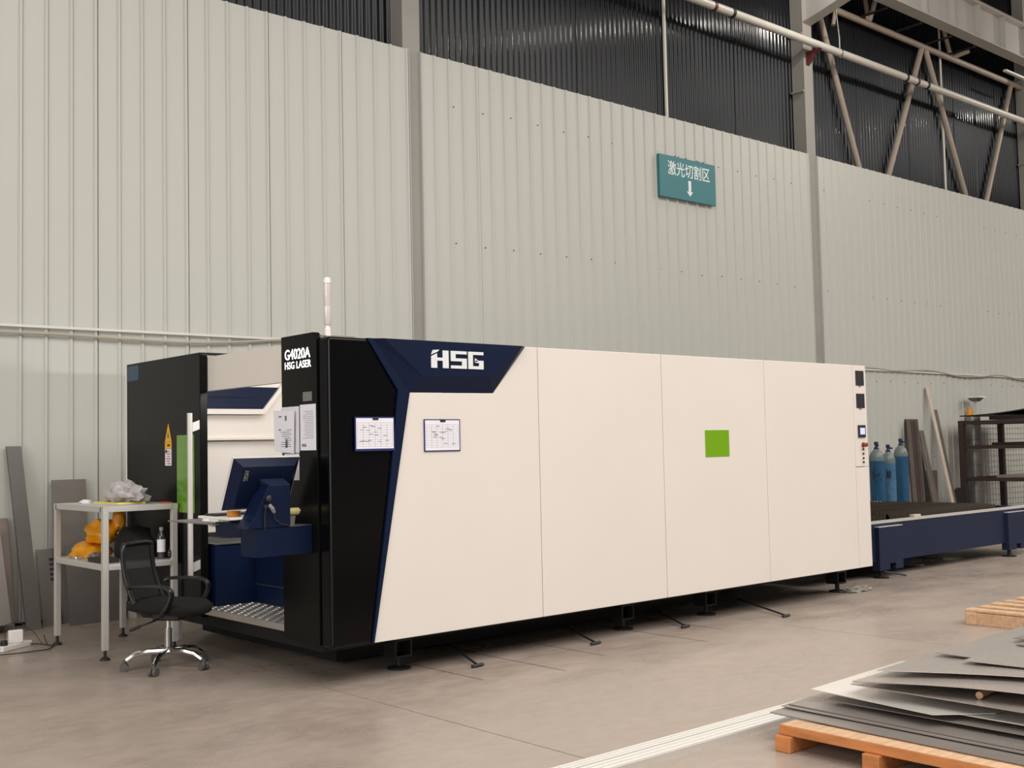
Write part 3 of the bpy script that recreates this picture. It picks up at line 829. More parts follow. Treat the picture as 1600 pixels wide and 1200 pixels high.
# one slat with a saw-toothed top, copied
b = B(); n = 92; y0, y1 = 0.76, 2.90
lo = []; hi = []
for i in range(n+1):
    y = y0+(y1-y0)*i/n
    lo.append(b.bm.verts.new((0, y, 0.50))); hi.append(b.bm.verts.new((0, y, 0.69 if i % 2 else 0.655)))
for i in range(n):
    b.bm.faces.new((lo[i], lo[i+1], hi[i+1], hi[i]))
bmesh.ops.solidify(b.bm, geom=list(b.bm.faces), thickness=0.003)
s0 = b.build('slat', 'slat', ex)
for k in range(60):
    o = s0 if k == 0 else s0.copy()
    if k:
        COL.objects.link(o)
    o.location = (6.46+k*0.07, 0, random.uniform(-0.004, 0.004))
B().box((8.45, 0.70, 0.627), (8.60, 0.76, 0.655)).build('small_catch', 'palebar', ex)
# two pale flat strips on the floor beneath the table
for i, (x, yo) in enumerate(((8.9, 0.9), (9.9, 1.2))):
    solo('floor_strip', B().box((x, yo, 0), (x+0.09, 3.9, 0.02)), 'palebar',
         'pale flat strip lying on the floor under the exchange table, %s the machine' % ('nearer' if i == 0 else 'farther from'), 'steel bar', (x+0.045, 2.4, 0), group='pale strips under the exchange table')

# ------------------------------------------------------------------ gas cylinders


def cylinder(x, y, h, r, mbody, label, valve_dir, name='gas_cylinder', cap=False):
    t = thing(name, label, 'gas cylinder', (x, y, 0), group='blue gas cylinders behind the exchange table')
    hb = h-0.16
    B().lathe((x, y, 0), [(r*0.95, 0), (r, 0.02), (r, hb-0.13)], 28).build('body', mbody, t, smooth=True)
    B().lathe((x, y, 0), [(r*1.003, hb-0.135), (r*1.004, hb-0.10), (r*0.96, hb-0.06), (r*0.78, hb-0.01), (r*0.42, hb+0.035), (r*0.3, hb+0.05)], 28).build('shoulder', 'cyl_top', t, smooth=True)
    B().lathe((x, y, 0), [(0.038, hb+0.03), (0.04, hb+0.06), (0.03, hb+0.07), (0.022, hb+0.085), (0.022, hb+0.11)], 14).build('neck_ring', 'valve', t, smooth=True)
    v = B().lathe((x, y, 0), [(0.03, hb+0.11), (0.034, hb+0.12), (0.034, hb+0.145), (0.02, hb+0.16)], 12)
    a = valve_dir
    v.tube([(x, y, hb+0.10), (x+0.07*math.cos(a), y+0.07*math.sin(a), hb+0.10)], 0.014, 8)
    v.build('valve', 'valve', t, smooth=True)
    return t, hb


t1, hb1 = cylinder(11.6, 3.08, 1.52, 0.112, 'cyl_blue', 'blue gas cylinder with a black painted character, nearest the white machine', -2.2)
vd = math.atan2(-6.39-3.08, -3.97-11.6)
wr = lambda x, y, z: Vector((11.6+(0.1125+z)*math.cos(vd+(x-0.085)/0.112), 3.08+(0.1125+z)*math.sin(vd+(x-0.085)/0.112), 0.90+y))
text_b('氧', 0.15, (0, 0, 0), (1, 0, 0), (0, 0, 1), 0.0006, 0.005, width=0.15, height=0.22, wrap=wr).build('painted_character', 'inkdark', t1)
t2, hb2 = cylinder(12.28, 3.29, 1.47, 0.105, 'cyl_blue2', 'dusty grey-blue gas cylinder standing between two brighter blue ones', -1.2)
vd2 = math.atan2(-6.39-3.29, -3.97-12.28)
b = B()
for k in range(5):
    a = vd2+(-0.35+0.14*k); z = 0.93+0.02*(k % 2)
    b.tube([(12.28+0.106*math.cos(a), 3.29+0.106*math.sin(a), z), (12.28+0.106*math.cos(a+.1), 3.29+0.106*math.sin(a+.1), z+0.12)], 0.006, 5)
b.build('worn_paint_mark', 'inkdark', t2)
t3, hb3 = cylinder(13.07, 3.53, 1.56, 0.112, 'cyl_blue', 'blue gas cylinder beside the leaning brown channel, right of the other cylinders', -1.7)
t4, hb4 = cylinder(11.65, 3.50, 1.56, 0.11, 'cyl_blue2', 'half hidden gas cylinder with a pale silver valve, behind the machine end', -1.6)

# ------------------------------------------------------------------ lengths of steel leaning on the wall (right)


def lean(name, x_top, z_top, x_bot, w, d, m, label, cat='steel bar', ytop=W-0.03, ybot=4.25, flange=0.0, group=None, fm=None):
    top, bot = Vector((x_top, ytop-d, z_top)), Vector((x_bot, ybot-d, 0.0))
    b = B().hexa([bot, bot+Vector((w, 0, 0)), bot+Vector((w, d, 0)), bot+Vector((0, d, 0))],
                 [top, top+Vector((w, 0, 0)), top+Vector((w, d, 0)), top+Vector((0, d, 0))])
    o = solo(name, b, m, label, cat, bot, group=group)
    if flange:
        B().hexa([bot+Vector((0, -flange, 0)), bot+Vector((0.02, -flange, 0)), bot+Vector((0.02, 0, 0)), bot],
                 [top+Vector((0, -flange, 0)), top+Vector((0.02, -flange, 0)), top+Vector((0.02, 0, 0)), top]).build('flange', fm or m, o)
        B().hexa([bot+Vector((w-0.02, -flange, 0)), bot+Vector((w, -flange, 0)), bot+Vector((w, 0, 0)), bot+Vector((w-0.02, 0, 0))],
                 [top+Vector((w-0.02, -flange, 0)), top+Vector((w, -flange, 0)), top+Vector((w, 0, 0)), top+Vector((w-0.02, 0, 0))]).build('flange', fm or m, o)
    return o


lean('steel_channel', 15.10, 1.91, 14.47, 0.31, 0.03, 'brownsteel', 'wide dark brown steel channel leaning on the wall beside the cylinders', ybot=4.15, flange=0.06, fm='greybar')
ch = bpy.data.objects['steel_channel']
B().hexa([(15.22, 4.560, 1.66), (15.37, 4.560, 1.66), (15.37, 4.565, 1.66), (15.22, 4.565, 1.66)], [(15.24, 4.572, 1.90), (15.39, 4.572, 1.90), (15.39, 4.577, 1.90), (15.24, 4.577, 1.90)]).build('rust_patch', 'rust', ch)
lean('leaning_bar', 15.36, 1.66, 14.86, 0.16, 0.02, 'blacksheet', 'black flat bar leaning close on the right of the brown channel', ybot=4.05)
lean('leaning_bar', 15.56, 1.70, 15.26, 0.16, 0.02, 'greybar', 'grey flat bar leaning steeply between the brown channel and the tall pale bar', ybot=4.15)
lean('leaning_bar', 15.87, 2.51, 15.64, 0.10, 0.02, 'palebar', 'tallest pale flat bar leaning on the wall with a pointed top', ybot=4.0)
lean('leaning_bar', 16.12, 2.09, 15.86, 0.13, 0.02, 'greybar', 'brown-grey flat bar leaning just right of the tallest pale bar', ybot=4.1)
lean('leaning_plate', 15.62, 0.95, 15.05, 0.55, 0.012, 'plate3', 'short worn steel plate leaning low between the grey bars', 'steel plate', ybot=4.30)
dk = solo('black_disc', B().lathe((16.28, 4.22, 0.42), [(0.2, 0), (0.2, 0.05)], 32, 'Y'), 'blacksheet', 'black round steel disc standing beside the rack post', 'steel disc', (16.28, 4.22, 0.22))
db = solo('disc_stand', B().box((16.08, 4.15, 0), (16.45, 4.35, 0.16)).box((16.18, 4.16, 0.16), (16.38, 4.30, 0.222)), 'dark', 'dark low block under the black disc', 'block', (16.26, 4.25, 0))

# ------------------------------------------------------------------ sheet rack (right)
rk = thing('sheet_rack', 'dark brown steel sheet rack with three tiers beside the wall', 'rack', (17.4, 3.5, 0))
RX0, RX1, RY0, RY1 = 16.6, 18.16, 2.4, 4.3
for x in (RX0, RX1):
    for y in (RY0, RY1):
        B().box((x-0.05, y-0.05, 0), (x+0.05, y+0.05, 1.87)).build('post', 'brownsteel', rk)
for z in (1.80, 1.335, 0.735):
    for x in (RX0, RX1):
        B().box((x-0.03, RY0+0.05, z), (x+0.03, RY1-0.05, z+0.065)).build('tier_rail', 'brownsteel', rk)
    for y in (RY0, RY1):
        B().box((RX0+0.05, y-0.03, z), (RX1-0.05, y+0.03, z+0.06)).build('tier_rail', 'brownsteel', rk)


def bent_sheet(name, x0, x1, y0, y1, z0, rise, m, label, th=0.012, cat='steel sheet', n=10):
    b = B(); lo = []
    rows = []
    for i in range(n+1):
        t = i/n; y = y1+(y0-y1)*t; z = z0+rise*t*t
        rows.append([b.bm.verts.new((x, y, z+dz)) for x, dz in ((x0, 0), (x1, 0), (x1, th), (x0, th))])
    for a, c in zip(rows, rows[1:]):
        for k in range(4):
            b.bm.faces.new((a[k], a[(k+1) % 4], c[(k+1) % 4], c[k]))
    b.bm.faces.new(rows[0]); b.bm.faces.new(rows[-1][::-1])
    return solo(name, b, m, label, cat, ((x0+x1)/2, (y0+y1)/2, z0))


bent_sheet('black_sheet', 16.5, 18.1, 2.6, 4.28, 1.948, 0.16, 'blacksheet', 'black steel sheet curling up on top of the rack', 0.02)
bent_sheet('black_sheet', 16.58, 18.1, 2.6, 3.75, 1.871, 0.0, 'blacksheet', 'flat dark sheet bundle lying under the curled sheet on the rack top', 0.075)
bent_sheet('black_sheet', 16.58, 18.1, 2.5, 3.72, 1.402, 0.01, 'blacksheet', 'dark sheet bundle on the middle tier of the rack', 0.05)
bent_sheet('steel_sheet', 16.58, 18.1, 2.5, 3.66, 0.802, 0.02, 'sheetdark', 'grey sheet bundle on the lowest tier of the rack', 0.05)
du = solo('galvanised_drum', B().lathe((17.4, 4.475, 0), [(0.13, 0), (0.13, 0.5), (0.136, 0.505), (0.136, 0.525), (0.13, 0.53), (0.13, 1.0), (0.136, 1.005), (0.136, 1.025), (0.13, 1.03), (0.13, 1.5), (0.136, 1.505), (0.136, 1.525), (0.13, 1.53), (0.13, 1.96)], 24), 'galv',
          'tall grey galvanised duct pipe standing behind the rack', 'duct', (17.4, 4.475, 0), smooth=True)
jg = solo('orange_canister', B().lathe((17.4, 4.54, 1.961), [(0.06, 0), (0.065, 0.02), (0.065, 0.10), (0.04, 0.12), (0.04, 0.17)], 14), 'orange',
          'small orange canister standing on the grey duct pipe', 'canister', (17.4, 4.54, 1.961), smooth=True)
fs = thing('floor_stand', 'pale stand with a flat white top beside the orange canister', 'stand', (17.4, 4.41, 1.961))
B().hexa([(17.33, 4.36, 2.25), (17.47, 4.36, 2.25), (17.47, 4.46, 2.25), (17.33, 4.46, 2.25)], [(17.27, 4.30, 2.32), (17.53, 4.30, 2.32), (17.53, 4.51, 2.32), (17.27, 4.51, 2.32)]).build('stand_head', 'greyplastic', fs)
B().box((17.25, 4.27, 2.32), (17.55, 4.53, 2.345)).build('stand_top', 'white', fs)
for dy in (-0.025, 0.025):
    B().tube([(17.4, 4.41+dy, 1.962), (17.4, 4.41+dy, 2.26)], 0.017, 8).build('stand_leg', 'alu', fs)
wm = thing('wire_mesh_panel', 'wire mesh panel standing against the wall behind the rack', 'mesh panel', (19.4, 4.56, 0))
B().box((17.75, 4.565, 0.05), (20.7, 4.575, 1.85)).build('backing_sheet', 'wall', wm)
b = B()
x = 17.77
while x < 20.7:
    b.box((x-0.0025, 4.558, 0.05), (x+0.0025, 4.565, 1.85)); x += 0.12
z = 0.08
while z < 1.85:
    b.box((17.75, 4.552, z-0.0025), (20.7, 4.558, z+0.0025)); z += 0.11
o = b.build('wire_grid', 'wire', wm); o['kind'] = 'stuff'

# ------------------------------------------------------------------ teal area sign
sg = thing('wall_sign', 'teal hanging sign with white Chinese characters and a down arrow', 'sign', (9.15, W-0.05, 5.18))
b = B().box((8.515, W-0.075, 5.185), (9.795, W-0.025, 5.815)).build('sign_board', 'teal', sg, bevel=0.004)
for x in (8.9, 9.15, 9.4, 9.55):
    B().box((x-0.01, W-0.055, 5.81), (x+0.01, W-0.035, 5.835)).build('sign_clip', 'tealdark', sg)
text_b('激光切割区', 0.2, (8.70, W-0.0755, 5.53), (1, 0, 0), (0, 0, 1), 0.001, 0.001, width=0.96, height=0.215).build('sign_text', 'signwhite', sg)
b = B().prism([(x, W-0.078, z) for x, z in ((9.155, 5.32), (9.215, 5.32), (9.215, 5.49), (9.155, 5.49))], (0, 0.003, 0))
b.prism([(x, W-0.078, z) for x, z in ((9.115, 5.325), (9.185, 5.255), (9.255, 5.325))], (0, 0.003, 0))
b.build('sign_arrow', 'signwhite', sg)

# ------------------------------------------------------------------ work table on the left
wt = thing('work_table', 'tall pale aluminium-profile work table with a lower shelf', 'table', (-0.32, 2.77, 0))
TX0, TX1, TY0, TY1, TZ = -0.625, -0.025, 2.24, 3.31, 1.165
for x in (TX0, TX1-0.045):
    for y in (TY0, TY1-0.045):
        lg = B().box((x, y, 0.075), (x+0.045, y+0.045, TZ-0.045)).build('leg', 'alu', wt, bevel=0.003)
        B().lathe((x+0.0225, y+0.0225, 0), [(0.038, 0), (0.036, 0.012), (0.018, 0.025), (0.012, 0.03), (0.012, 0.078)], 14).build('levelling_foot', 'rubber', lg, smooth=True)
for z0, z1 in ((TZ-0.045, TZ-0.006), (0.678, 0.715)):
    for y in (TY0, TY1-0.045):
        B().box((TX0+0.046, y, z0), (TX1-0.046, y+0.045, z1)).build('rail', 'alu', wt, bevel=0.002)
    for x in (TX0, TX1-0.045):
        B().box((x, TY0+0.046, z0), (x+0.045, TY1-0.046, z1)).build('rail', 'alu', wt, bevel=0.002)
for x in (TX0-0.001, TX1-0.044):
    for y in (TY0-0.001, TY1-0.044):
        B().box((x, y, TZ-0.044), (x+0.046, y+0.046, TZ-0.007)).build('corner_cap', 'alu', wt)
for x, y in ((TX0-0.002, TY0+0.046), (TX0-0.002, TY1-0.058)):
    B().box((x, y, TZ-0.043), (x+0.01, y+0.012, TZ-0.008)).build('end_plug', 'rubber', wt)
B().box((TX0, TY0, TZ-0.006), (TX1, TY1, TZ)).build('table_top', 'alu', wt)
B().box((TX0+0.01, TY0+0.01, 0.715), (TX1-0.01, TY1-0.01, 0.722)).build('shelf', 'alu', wt)
# on the top
cb = solo('plastic_sack', B().blob((-0.26, 2.66, TZ+0.055), (0.13, 0.25, 0.115), 3, 0.5, 1.25, 3, floor=TZ+0.016, ridge=True), 'greybag',
          'crumpled grey and white plastic sack on top of the work table', 'sack', (-0.24, 2.62, TZ+0.012))
solo('yellow_card', B().prism([(-0.44, 2.90, TZ), (-0.40, 2.52, TZ), (-0.20, 2.45, TZ), (-0.16, 2.88, TZ), (-0.36, 2.98, TZ)], (0, 0, 0.014)), 'yellowcard', 'pale yellow card under the crumpled sack', 'card', (-0.3, 2.65, TZ))
solo('crumpled_tissue', B().blob((-0.47, 3.02, TZ+0.012), (0.05, 0.06, 0.022), 5, 0.4, 2.5, 2, floor=TZ), 'paper', 'small white crumpled tissue left of the sack on the table top', 'tissue', (-0.47, 3.02, TZ))
solo('red_strap', B().tube([(-0.12, 2.36, TZ+0.005), (-0.11, 2.33, TZ+0.008), (-0.08, 2.30, TZ+0.006), (-0.06, 2.27, TZ+0.005)], 0.006, 6), 'inkred', 'thin red strip at the right end of the table top', 'strap', (-0.09, 2.32, TZ))
# on the shelf
SZ = 0.722
yb1 = solo('yellow_bag', B().blob((-0.40, 3.08, SZ+0.045), (0.15, 0.19, 0.08), 4, 0.35, 1.8, 3, floor=SZ), 'yellowbag', 'lower crumpled yellow plastic bag spread on the table shelf', 'plastic bag', (-0.40, 3.03, SZ), smooth=True, group='yellow plastic bags', autos=60)
yb2 = solo('yellow_bag', B().blob((-0.33, 3.02, SZ+0.185), (0.12, 0.17, 0.12), 9, 0.5, 1.9, 3, floor=SZ+0.112).blob((-0.25, 2.88, SZ+0.30), (0.05, 0.06, 0.09), 2, 0.4, 1.6, 3), 'yellowbag', 'upper yellow plastic bag heaped with its twisted top sticking up', 'plastic bag', (-0.33, 2.98, SZ+0.12), smooth=True, group='yellow plastic bags', autos=60)
bb = solo('black_bag', B().blob((-0.22, 2.62, SZ+0.10), (0.14, 0.21, 0.17), 6, 0.25, 1.5, 3, floor=SZ), 'blackbag', 'black soft bag filling the middle of the table shelf', 'bag', (-0.20, 2.66, SZ), smooth=True, autos=60)
bt = thing('water_bottle', 'clear bottle with white label and grey cap on the shelf', 'bottle', (-0.10, 2.38, SZ))
B().lathe((-0.10, 2.38, SZ), [(0.03, 0), (0.033, 0.01), (0.033, 0.165), (0.03, 0.185), (0.015, 0.215), (0.014, 0.225)], 20).build('bottle_body', 'bottleclear', bt, smooth=True)
B().lathe((-0.10, 2.38, SZ), [(0.0338, 0.055), (0.0338, 0.155)], 20).build('bottle_label', 'paper', bt, smooth=True)
B().lathe((-0.10, 2.38, SZ), [(0.017, 0.223), (0.017, 0.25), (0.014, 0.252)], 14).build('bottle_cap', 'greycap', bt, smooth=True)
wc = solo('tape_measure', B().blob((-0.05, 2.29, SZ+0.042), (0.035, 0.045, 0.045), 2, 0.08, 2, 3, floor=SZ), 'vent', 'round black gadget with a silver dial at the right end of the shelf', 'gadget', (-0.05, 2.29, SZ), smooth=True)
B().lathe((-0.083, 2.275, SZ+0.045), [(0.014, 0.0), (0.014, -0.012)], 14, 'X').build('dial', 'chrome', wc, smooth=True)
solo('tool_pouch', B().prism([(-0.59, 2.64, SZ), (-0.59, 2.36, SZ), (-0.45, 2.36, SZ), (-0.45, 2.64, SZ)], (0, 0, 0.035)), 'vent', 'dark flat tool pouch at the front edge of the shelf', 'pouch', (-0.52, 2.57, SZ))
solo('grey_cloth', B().blob((-0.49, 2.74, SZ+0.015), (0.055, 0.075, 0.04), 8, 0.4, 3, 3, floor=SZ, ridge=True), 'plate', 'small grey folded cloth beside the dark tool pouch', 'cloth', (-0.5, 2.74, SZ), smooth=True)
sp = solo('steel_ladle', B().blob((-0.56, 2.97, SZ+0.01), (0.03, 0.035, 0.02), 1, 0.05, 1, 2, floor=SZ), 'chrome', 'small silver ladle lying at the left end of the shelf', 'ladle', (-0.56, 2.97, SZ), smooth=True)
B().tube([(-0.56, 2.95, SZ+0.012), (-0.545, 2.90, SZ+0.014), (-0.53, 2.86, SZ+0.05)], 0.005, 6).build('ladle_handle', 'chrome', sp)

# ------------------------------------------------------------------ office chair
CH = thing('office_chair', 'black mesh-back office chair on a chrome five-star base', 'chair', (-0.395, 1.60, 0), math.atan2(-0.8, 0.6))
LB = lambda b, n, m, p=CH, **k: b.build(n, m, p, local=True, **k)
for k in range(5):
    a = 2*PI*k/5+1.119; c, s_ = math.cos(a), math.sin(a)
    pts_ = [(0.03*c, 0.03*s_, 0.125), (0.14*c, 0.14*s_, 0.128), (0.23*c, 0.23*s_, 0.112), (0.29*c, 0.29*s_, 0.075)]
    lg = LB(B().tube(pts_, [0.024, 0.021, 0.019, 0.016], 8), 'base_leg', 'chrome', smooth=True)
    cc = Vector((0.305*c, 0.305*s_, 0.0295))
    w = B()
    n_ = Vector((-s_, c, 0)).lerp(Vector((c, s_, 0)), 0.35*random.random()).normalized()
    for sg_ in (-1, 1):
        w.tube([cc+n_*sg_*0.006, cc+n_*sg_*0.03], 0.0295, 16)
    w.tube([cc+Vector((0, 0, 0.02)), cc+Vector((0, 0, 0.048))], 0.013, 8)
    w.build('caster', 'caster', lg, local=True, smooth=True)
LB(B().lathe((0, 0, 0), [(0.036, 0.10), (0.036, 0.15), (0.027, 0.155), (0.027, 0.29)], 18), 'gas_lift', 'steel', smooth=True)
LB(B().lathe((0, 0, 0), [(0.016, 0.29), (0.016, 0.37)], 12), 'piston', 'chrome', smooth=True)
LB(B().box((-0.09, -0.07, 0.35), (0.12, 0.07, 0.405)), 'mechanism', 'chairplastic', bevel=0.01)
LB(B().tube([(-0.02, -0.06, 0.37), (-0.04, -0.18, 0.355), (-0.10, -0.26, 0.33)], 0.006, 6).tube([(-0.085, -0.24, 0.335), (-0.13, -0.30, 0.315)], 0.012, 8), 'tilt_lever', 'chairplastic')
# seat cushion
b = B(); n = 14; rows = []
for zt_, inset in ((0.405, 0.05), (0.42, 0.012), (0.455, 0.0), (0.475, 0.02), (0.487, 0.07)):
    ring = []
    for i in range(40):
        a = 2*PI*i/40
        ex_ = 0.28-inset; ey_ = 0.25-inset
        cx_ = abs(math.cos(a))**0.55*math.copysign(1, math.cos(a)); cy_ = abs(math.sin(a))**0.55*math.copysign(1, math.sin(a))
        z_ = zt_+0.012*(cy_*cy_)*0.6-0.028*max(0, cx_)**3+(0.012 if cx_ < -0.5 else 0)
        ring.append(b.bm.verts.new((0.015+ex_*cx_, ey_*cy_*(1-0.06*(cx_ < 0)), z_)))
    rows.append(ring)
for r0, r1 in zip(rows, rows[1:]):
    for i in range(40):
        b.bm.faces.new((r0[i], r0[(i+1) % 40], r1[(i+1) % 40], r1[i]))
b.bm.faces.new(rows[0][::-1]); b.bm.faces.new(rows[-1])
LB(b, 'seat', 'fabric', smooth=True, autos=80)
# backrest: frame loop and mesh

def back_pt(s, t):      # s -1..1 across, t 0..1 up
    x_ = -0.165-0.09*t-0.035*math.sin(t*PI*0.9)+0.04*s*s
    return Vector((x_-0.02, 0.205*s*(1-0.03*t), 0.47+0.43*t))


loop = []
for i in range(13):
    loop.append(back_pt(-1, 0.04+0.95*i/12))
for i in range(1, 9):
    s_ = -1+2*i/9; loop.append(back_pt(s_*0.98, 1.01))
for i in range(13):
    loop.append(back_pt(1, 0.99-0.95*i/12))
LB(B().tube(loop, 0.018, 8), 'backrest_frame', 'chairplastic', smooth=True, autos=60)
b = B(); grid = [[b.bm.verts.new(back_pt(-1+2*i/10, 0.08+0.90*j/12)) for i in range(11)] for j in range(13)]
for j in range(12):
    for i in range(10):
        b.bm.faces.new((grid[j][i], grid[j][i+1], grid[j+1][i+1], grid[j+1][i]))
LB(b, 'backrest_mesh', 'meshback', smooth=True)
b = B(); grid = [[b.bm.verts.new(back_pt(-0.98+1.96*i/10, t)-Vector((0.012, 0, 0))) for i in range(11)] for t in (0.04, 0.16, 0.30, 0.36)]
for j in range(3):
    for i in range(10):
        b.bm.faces.new((grid[j][i], grid[j][i+1], grid[j+1][i+1], grid[j+1][i]))
bmesh.ops.solidify(b.bm, geom=list(b.bm.faces), thickness=0.014)
LB(b, 'lumbar_panel', 'chairplastic', smooth=True)
b = B(); grid = [[b.bm.verts.new(back_pt(-0.9+1.8*i/10, t)-Vector((0.004, 0, 0))) for i in range(11)] for t in (0.82, 0.9, 0.985)]
for j in range(2):
    for i in range(10):
        b.bm.faces.new((grid[j][i], grid[j][i+1], grid[j+1][i+1], grid[j+1][i]))
bmesh.ops.solidify(b.bm, geom=list(b.bm.faces), thickness=0.008)
LB(b, 'top_band', 'chairplastic', smooth=True)
LB(B().tube([(-0.06, 0, 0.38), (-0.19, 0, 0.385), (-0.245, 0, 0.45), (-0.265, 0, 0.62)], [0.025, 0.024, 0.022, 0.018], 8), 'back_bar', 'chairplastic', smooth=True)
for s_ in (-1, 1):
    y = 0.275*s_
    pts_ = [(-0.16, y*0.92, 0.60), (-0.145, y*0.98, 0.617), (-0.08, y, 0.622), (0.06, y, 0.622), (0.145, y, 0.61), (0.18, y, 0.57), (0.16, y, 0.50), (0.09, y*0.97, 0.415), (0.06, y*0.7, 0.40)]
    fine = []
    for i in range(len(pts_)-1):
        p0 = Vector(pts_[max(i-1, 0)]); p1 = Vector(pts_[i]); p2 = Vector(pts_[i+1]); p3 = Vector(pts_[min(i+2, len(pts_)-1)])
        for k in range(4):
            t = k/4
            fine.append(0.5*((2*p1)+(p2-p0)*t+(2*p0-5*p1+4*p2-p3)*t*t+(3*p1-p0-3*p2+p3)*t**3))
    fine.append(Vector(pts_[-1]))
    am = B()
    rings = []
    for i, p in enumerate(fine):
        t = (fine[min(i+1, len(fine)-1)]-fine[max(i-1, 0)]).normalized()
        side = Vector((0, 1, 0)); up = side.cross(t).normalized()
        wv_ = 0.027; hv_ = 0.012
        rings.append([am.bm.verts.new(p+side*a*wv_+up*b2*hv_) for a, b2 in ((-1, -.6), (-.6, -1), (.6, -1), (1, -.6), (1, .6), (.6, 1), (-.6, 1), (-1, .6))])
    for r0, r1 in zip(rings, rings[1:]):
        for k in range(8):
            am.bm.faces.new((r0[k], r0[(k+1) % 8], r1[(k+1) % 8], r1[k]))
    am.bm.faces.new(rings[0]); am.bm.faces.new(rings[-1][::-1])
    LB(am, 'armrest', 'chairplastic', smooth=True, autos=50)
LB(B().box((0.03, 0.09, 0.19), (0.032, 0.145, 0.34)), 'hang_tag', 'paper')

# ------------------------------------------------------------------ steel leaning on the wall (left)


def plate(name, x0, x1, z1, m, label, yb_, yt_=W-0.03, th=0.012, z0=0.0, shift=0.0, cat='steel plate', group=None):
    b = B().hexa([(x0, yb_-th, z0), (x1, yb_-th, z0), (x1, yb_, z0), (x0, yb_, z0)],
                 [(x0+shift, yt_-th, z1), (x1+shift, yt_-th, z1), (x1+shift, yt_, z1), (x0+shift, yt_, z1)])
    return solo(name, b, m, label, cat, ((x0+x1)/2, yb_, z0), group=group)


plate('leaning_plate', -1.9, -0.60, 1.0, 'plate3', 'wide brown-grey steel plate leaning on the wall at the left frame edge', 4.38)
plate('leaning_plate', -2.1, -0.68, 0.93, 'plate', 'pale worn sheet leaning in front of the wide brown-grey plate', 4.22, 4.5, z0=0.08, shift=-0.02)
for x in (-0.90, -1.8):
    solo('wood_block', B().box((x-0.06, 4.15, 0), (x+0.06, 4.35, 0.08)), 'dark', 'small dark block under the pale worn sheet, %s' % ('near its right end' if x > -1 else 'near its left end'), 'block', (x, 4.25, 0))
fb = plate('flat_steel_bar', -0.53, -0.40, 1.66, 'plate2', 'tall dark grey steel bar leaning beside the wide plate', 4.30, th=0.035, shift=-0.085, cat='steel bar')
npl = plate('leaning_plate', -0.34, -0.17, 0.69, 'plate', 'narrow small grey plate with dark printed marks left of the table leg', 4.42, z0=0.0)
plate('leaning_plate', -0.20, 0.12, 1.335, 'plate', 'tall grey rectangular plate standing behind the work table', 4.46, z0=0.0, shift=0.0)
lwp = plate('leaning_plate', -0.15, 0.36, 0.72, 'plate2', 'low wide grey plate with a faint stamp under the table shelf', 4.26, 4.42, z0=0.0)
for pl_, x0_, zs_, y0_, y1_, zt_ in ((npl, -0.235, 0.40, 4.42, W-0.03, 0.69), (lwp, 0.20, 0.44, 4.26, 4.42, 0.72)):
    b = B()
    for k in range(5):
        za, zb3 = zs_+k*0.045, zs_+k*0.045+0.028
        ya, yb3 = [y0_+(y1_-y0_)*z/zt_-0.0125 for z in (za, zb3)]
        b.prism([(x0_, ya, za), (x0_+0.045, ya, za), (x0_+0.045, yb3, zb3), (x0_, yb3, zb3)], (0, -0.001, 0))
    b.build('printed_marks', 'vent', pl_)['kind'] = 'stuff'
solo('pale_board', B().hexa([(0.42, 4.30, 0), (0.50, 4.30, 0), (0.50, 4.33, 0), (0.42, 4.33, 0)], [(0.40, 4.55, 1.2), (0.48, 4.55, 1.2), (0.48, 4.58, 1.2), (0.40, 4.58, 1.2)]), 'wall', 'pale narrow board leaning between the low plate and the black door', 'board', (0.46, 4.3, 0))
solo('black_rod', B().tube([(0.30, 4.12, 0.01), (0.38, 4.2, 0.26), (0.43, 4.27, 0.45)], [0.02, 0.012, 0.012], 8), 'rubber', 'short black rod leaning on the pale narrow board', 'rod', (0.30, 4.12, 0))

# ------------------------------------------------------------------ power strip with charger and cables
ps = thing('power_strip', 'white power strip with cable loops on the floor at left', 'power strip', (-0.93, 3.36, 0), 0.0)
d = Vector((0.55, 0.35, 0)).normalized(); nrm = Vector((-d.y, d.x, 0)); c0 = Vector((-0.925, 3.36, 0))
b = B().hexa([c0-d*0.17-nrm*0.04, c0+d*0.17-nrm*0.04, c0+d*0.17+nrm*0.04, c0-d*0.17+nrm*0.04],
             [p+Vector((0, 0, 0.045)) for p in (c0-d*0.17-nrm*0.04, c0+d*0.17-nrm*0.04, c0+d*0.17+nrm*0.04, c0-d*0.17+nrm*0.04)])
b.build('strip_body', 'white', ps, bevel=0.008)
B().tube([(-1.02, 3.30, 0.04), (-1.02, 3.30, 0.085)], 0.028, 12).build('plug', 'vent', ps, smooth=True)
B().tube([(-1.02, 3.30, 0.075), (-1.10, 3.25, 0.05), (-1.16, 3.10, 0.012), (-1.3, 3.0, 0.01)], 0.005, 6).tube(
    [(-0.80, 3.42, 0.02), (-0.70, 3.36, 0.01), (-0.66, 3.20, 0.01), (-0.75, 3.06, 0.01), (-0.95, 3.05, 0.01), (-1.2, 3.1, 0.01), (-1.5, 3.1, 0.01)], 0.005, 6).tube(
    [(-0.98, 3.42, 0.05), (-0.95, 3.5, 0.18), (-0.84, 3.52, 0.20), (-0.74, 3.42, 0.10), (-0.70, 3.36, 0.01)], 0.003, 6).tube(
    [(-0.68, 3.28, 0.01), (-0.66, 3.40, 0.03), (-0.64, 3.5, 0.06)], 0.004, 6).build('cable', 'rubber', ps, smooth=True)
solo('charger', B().box((-0.965, 3.345, 0.0455), (-0.855, 3.395, 0.15)), 'white', 'white square charger standing on the power strip', 'charger', (-0.91, 3.37, 0.0455), bevel=0.008)

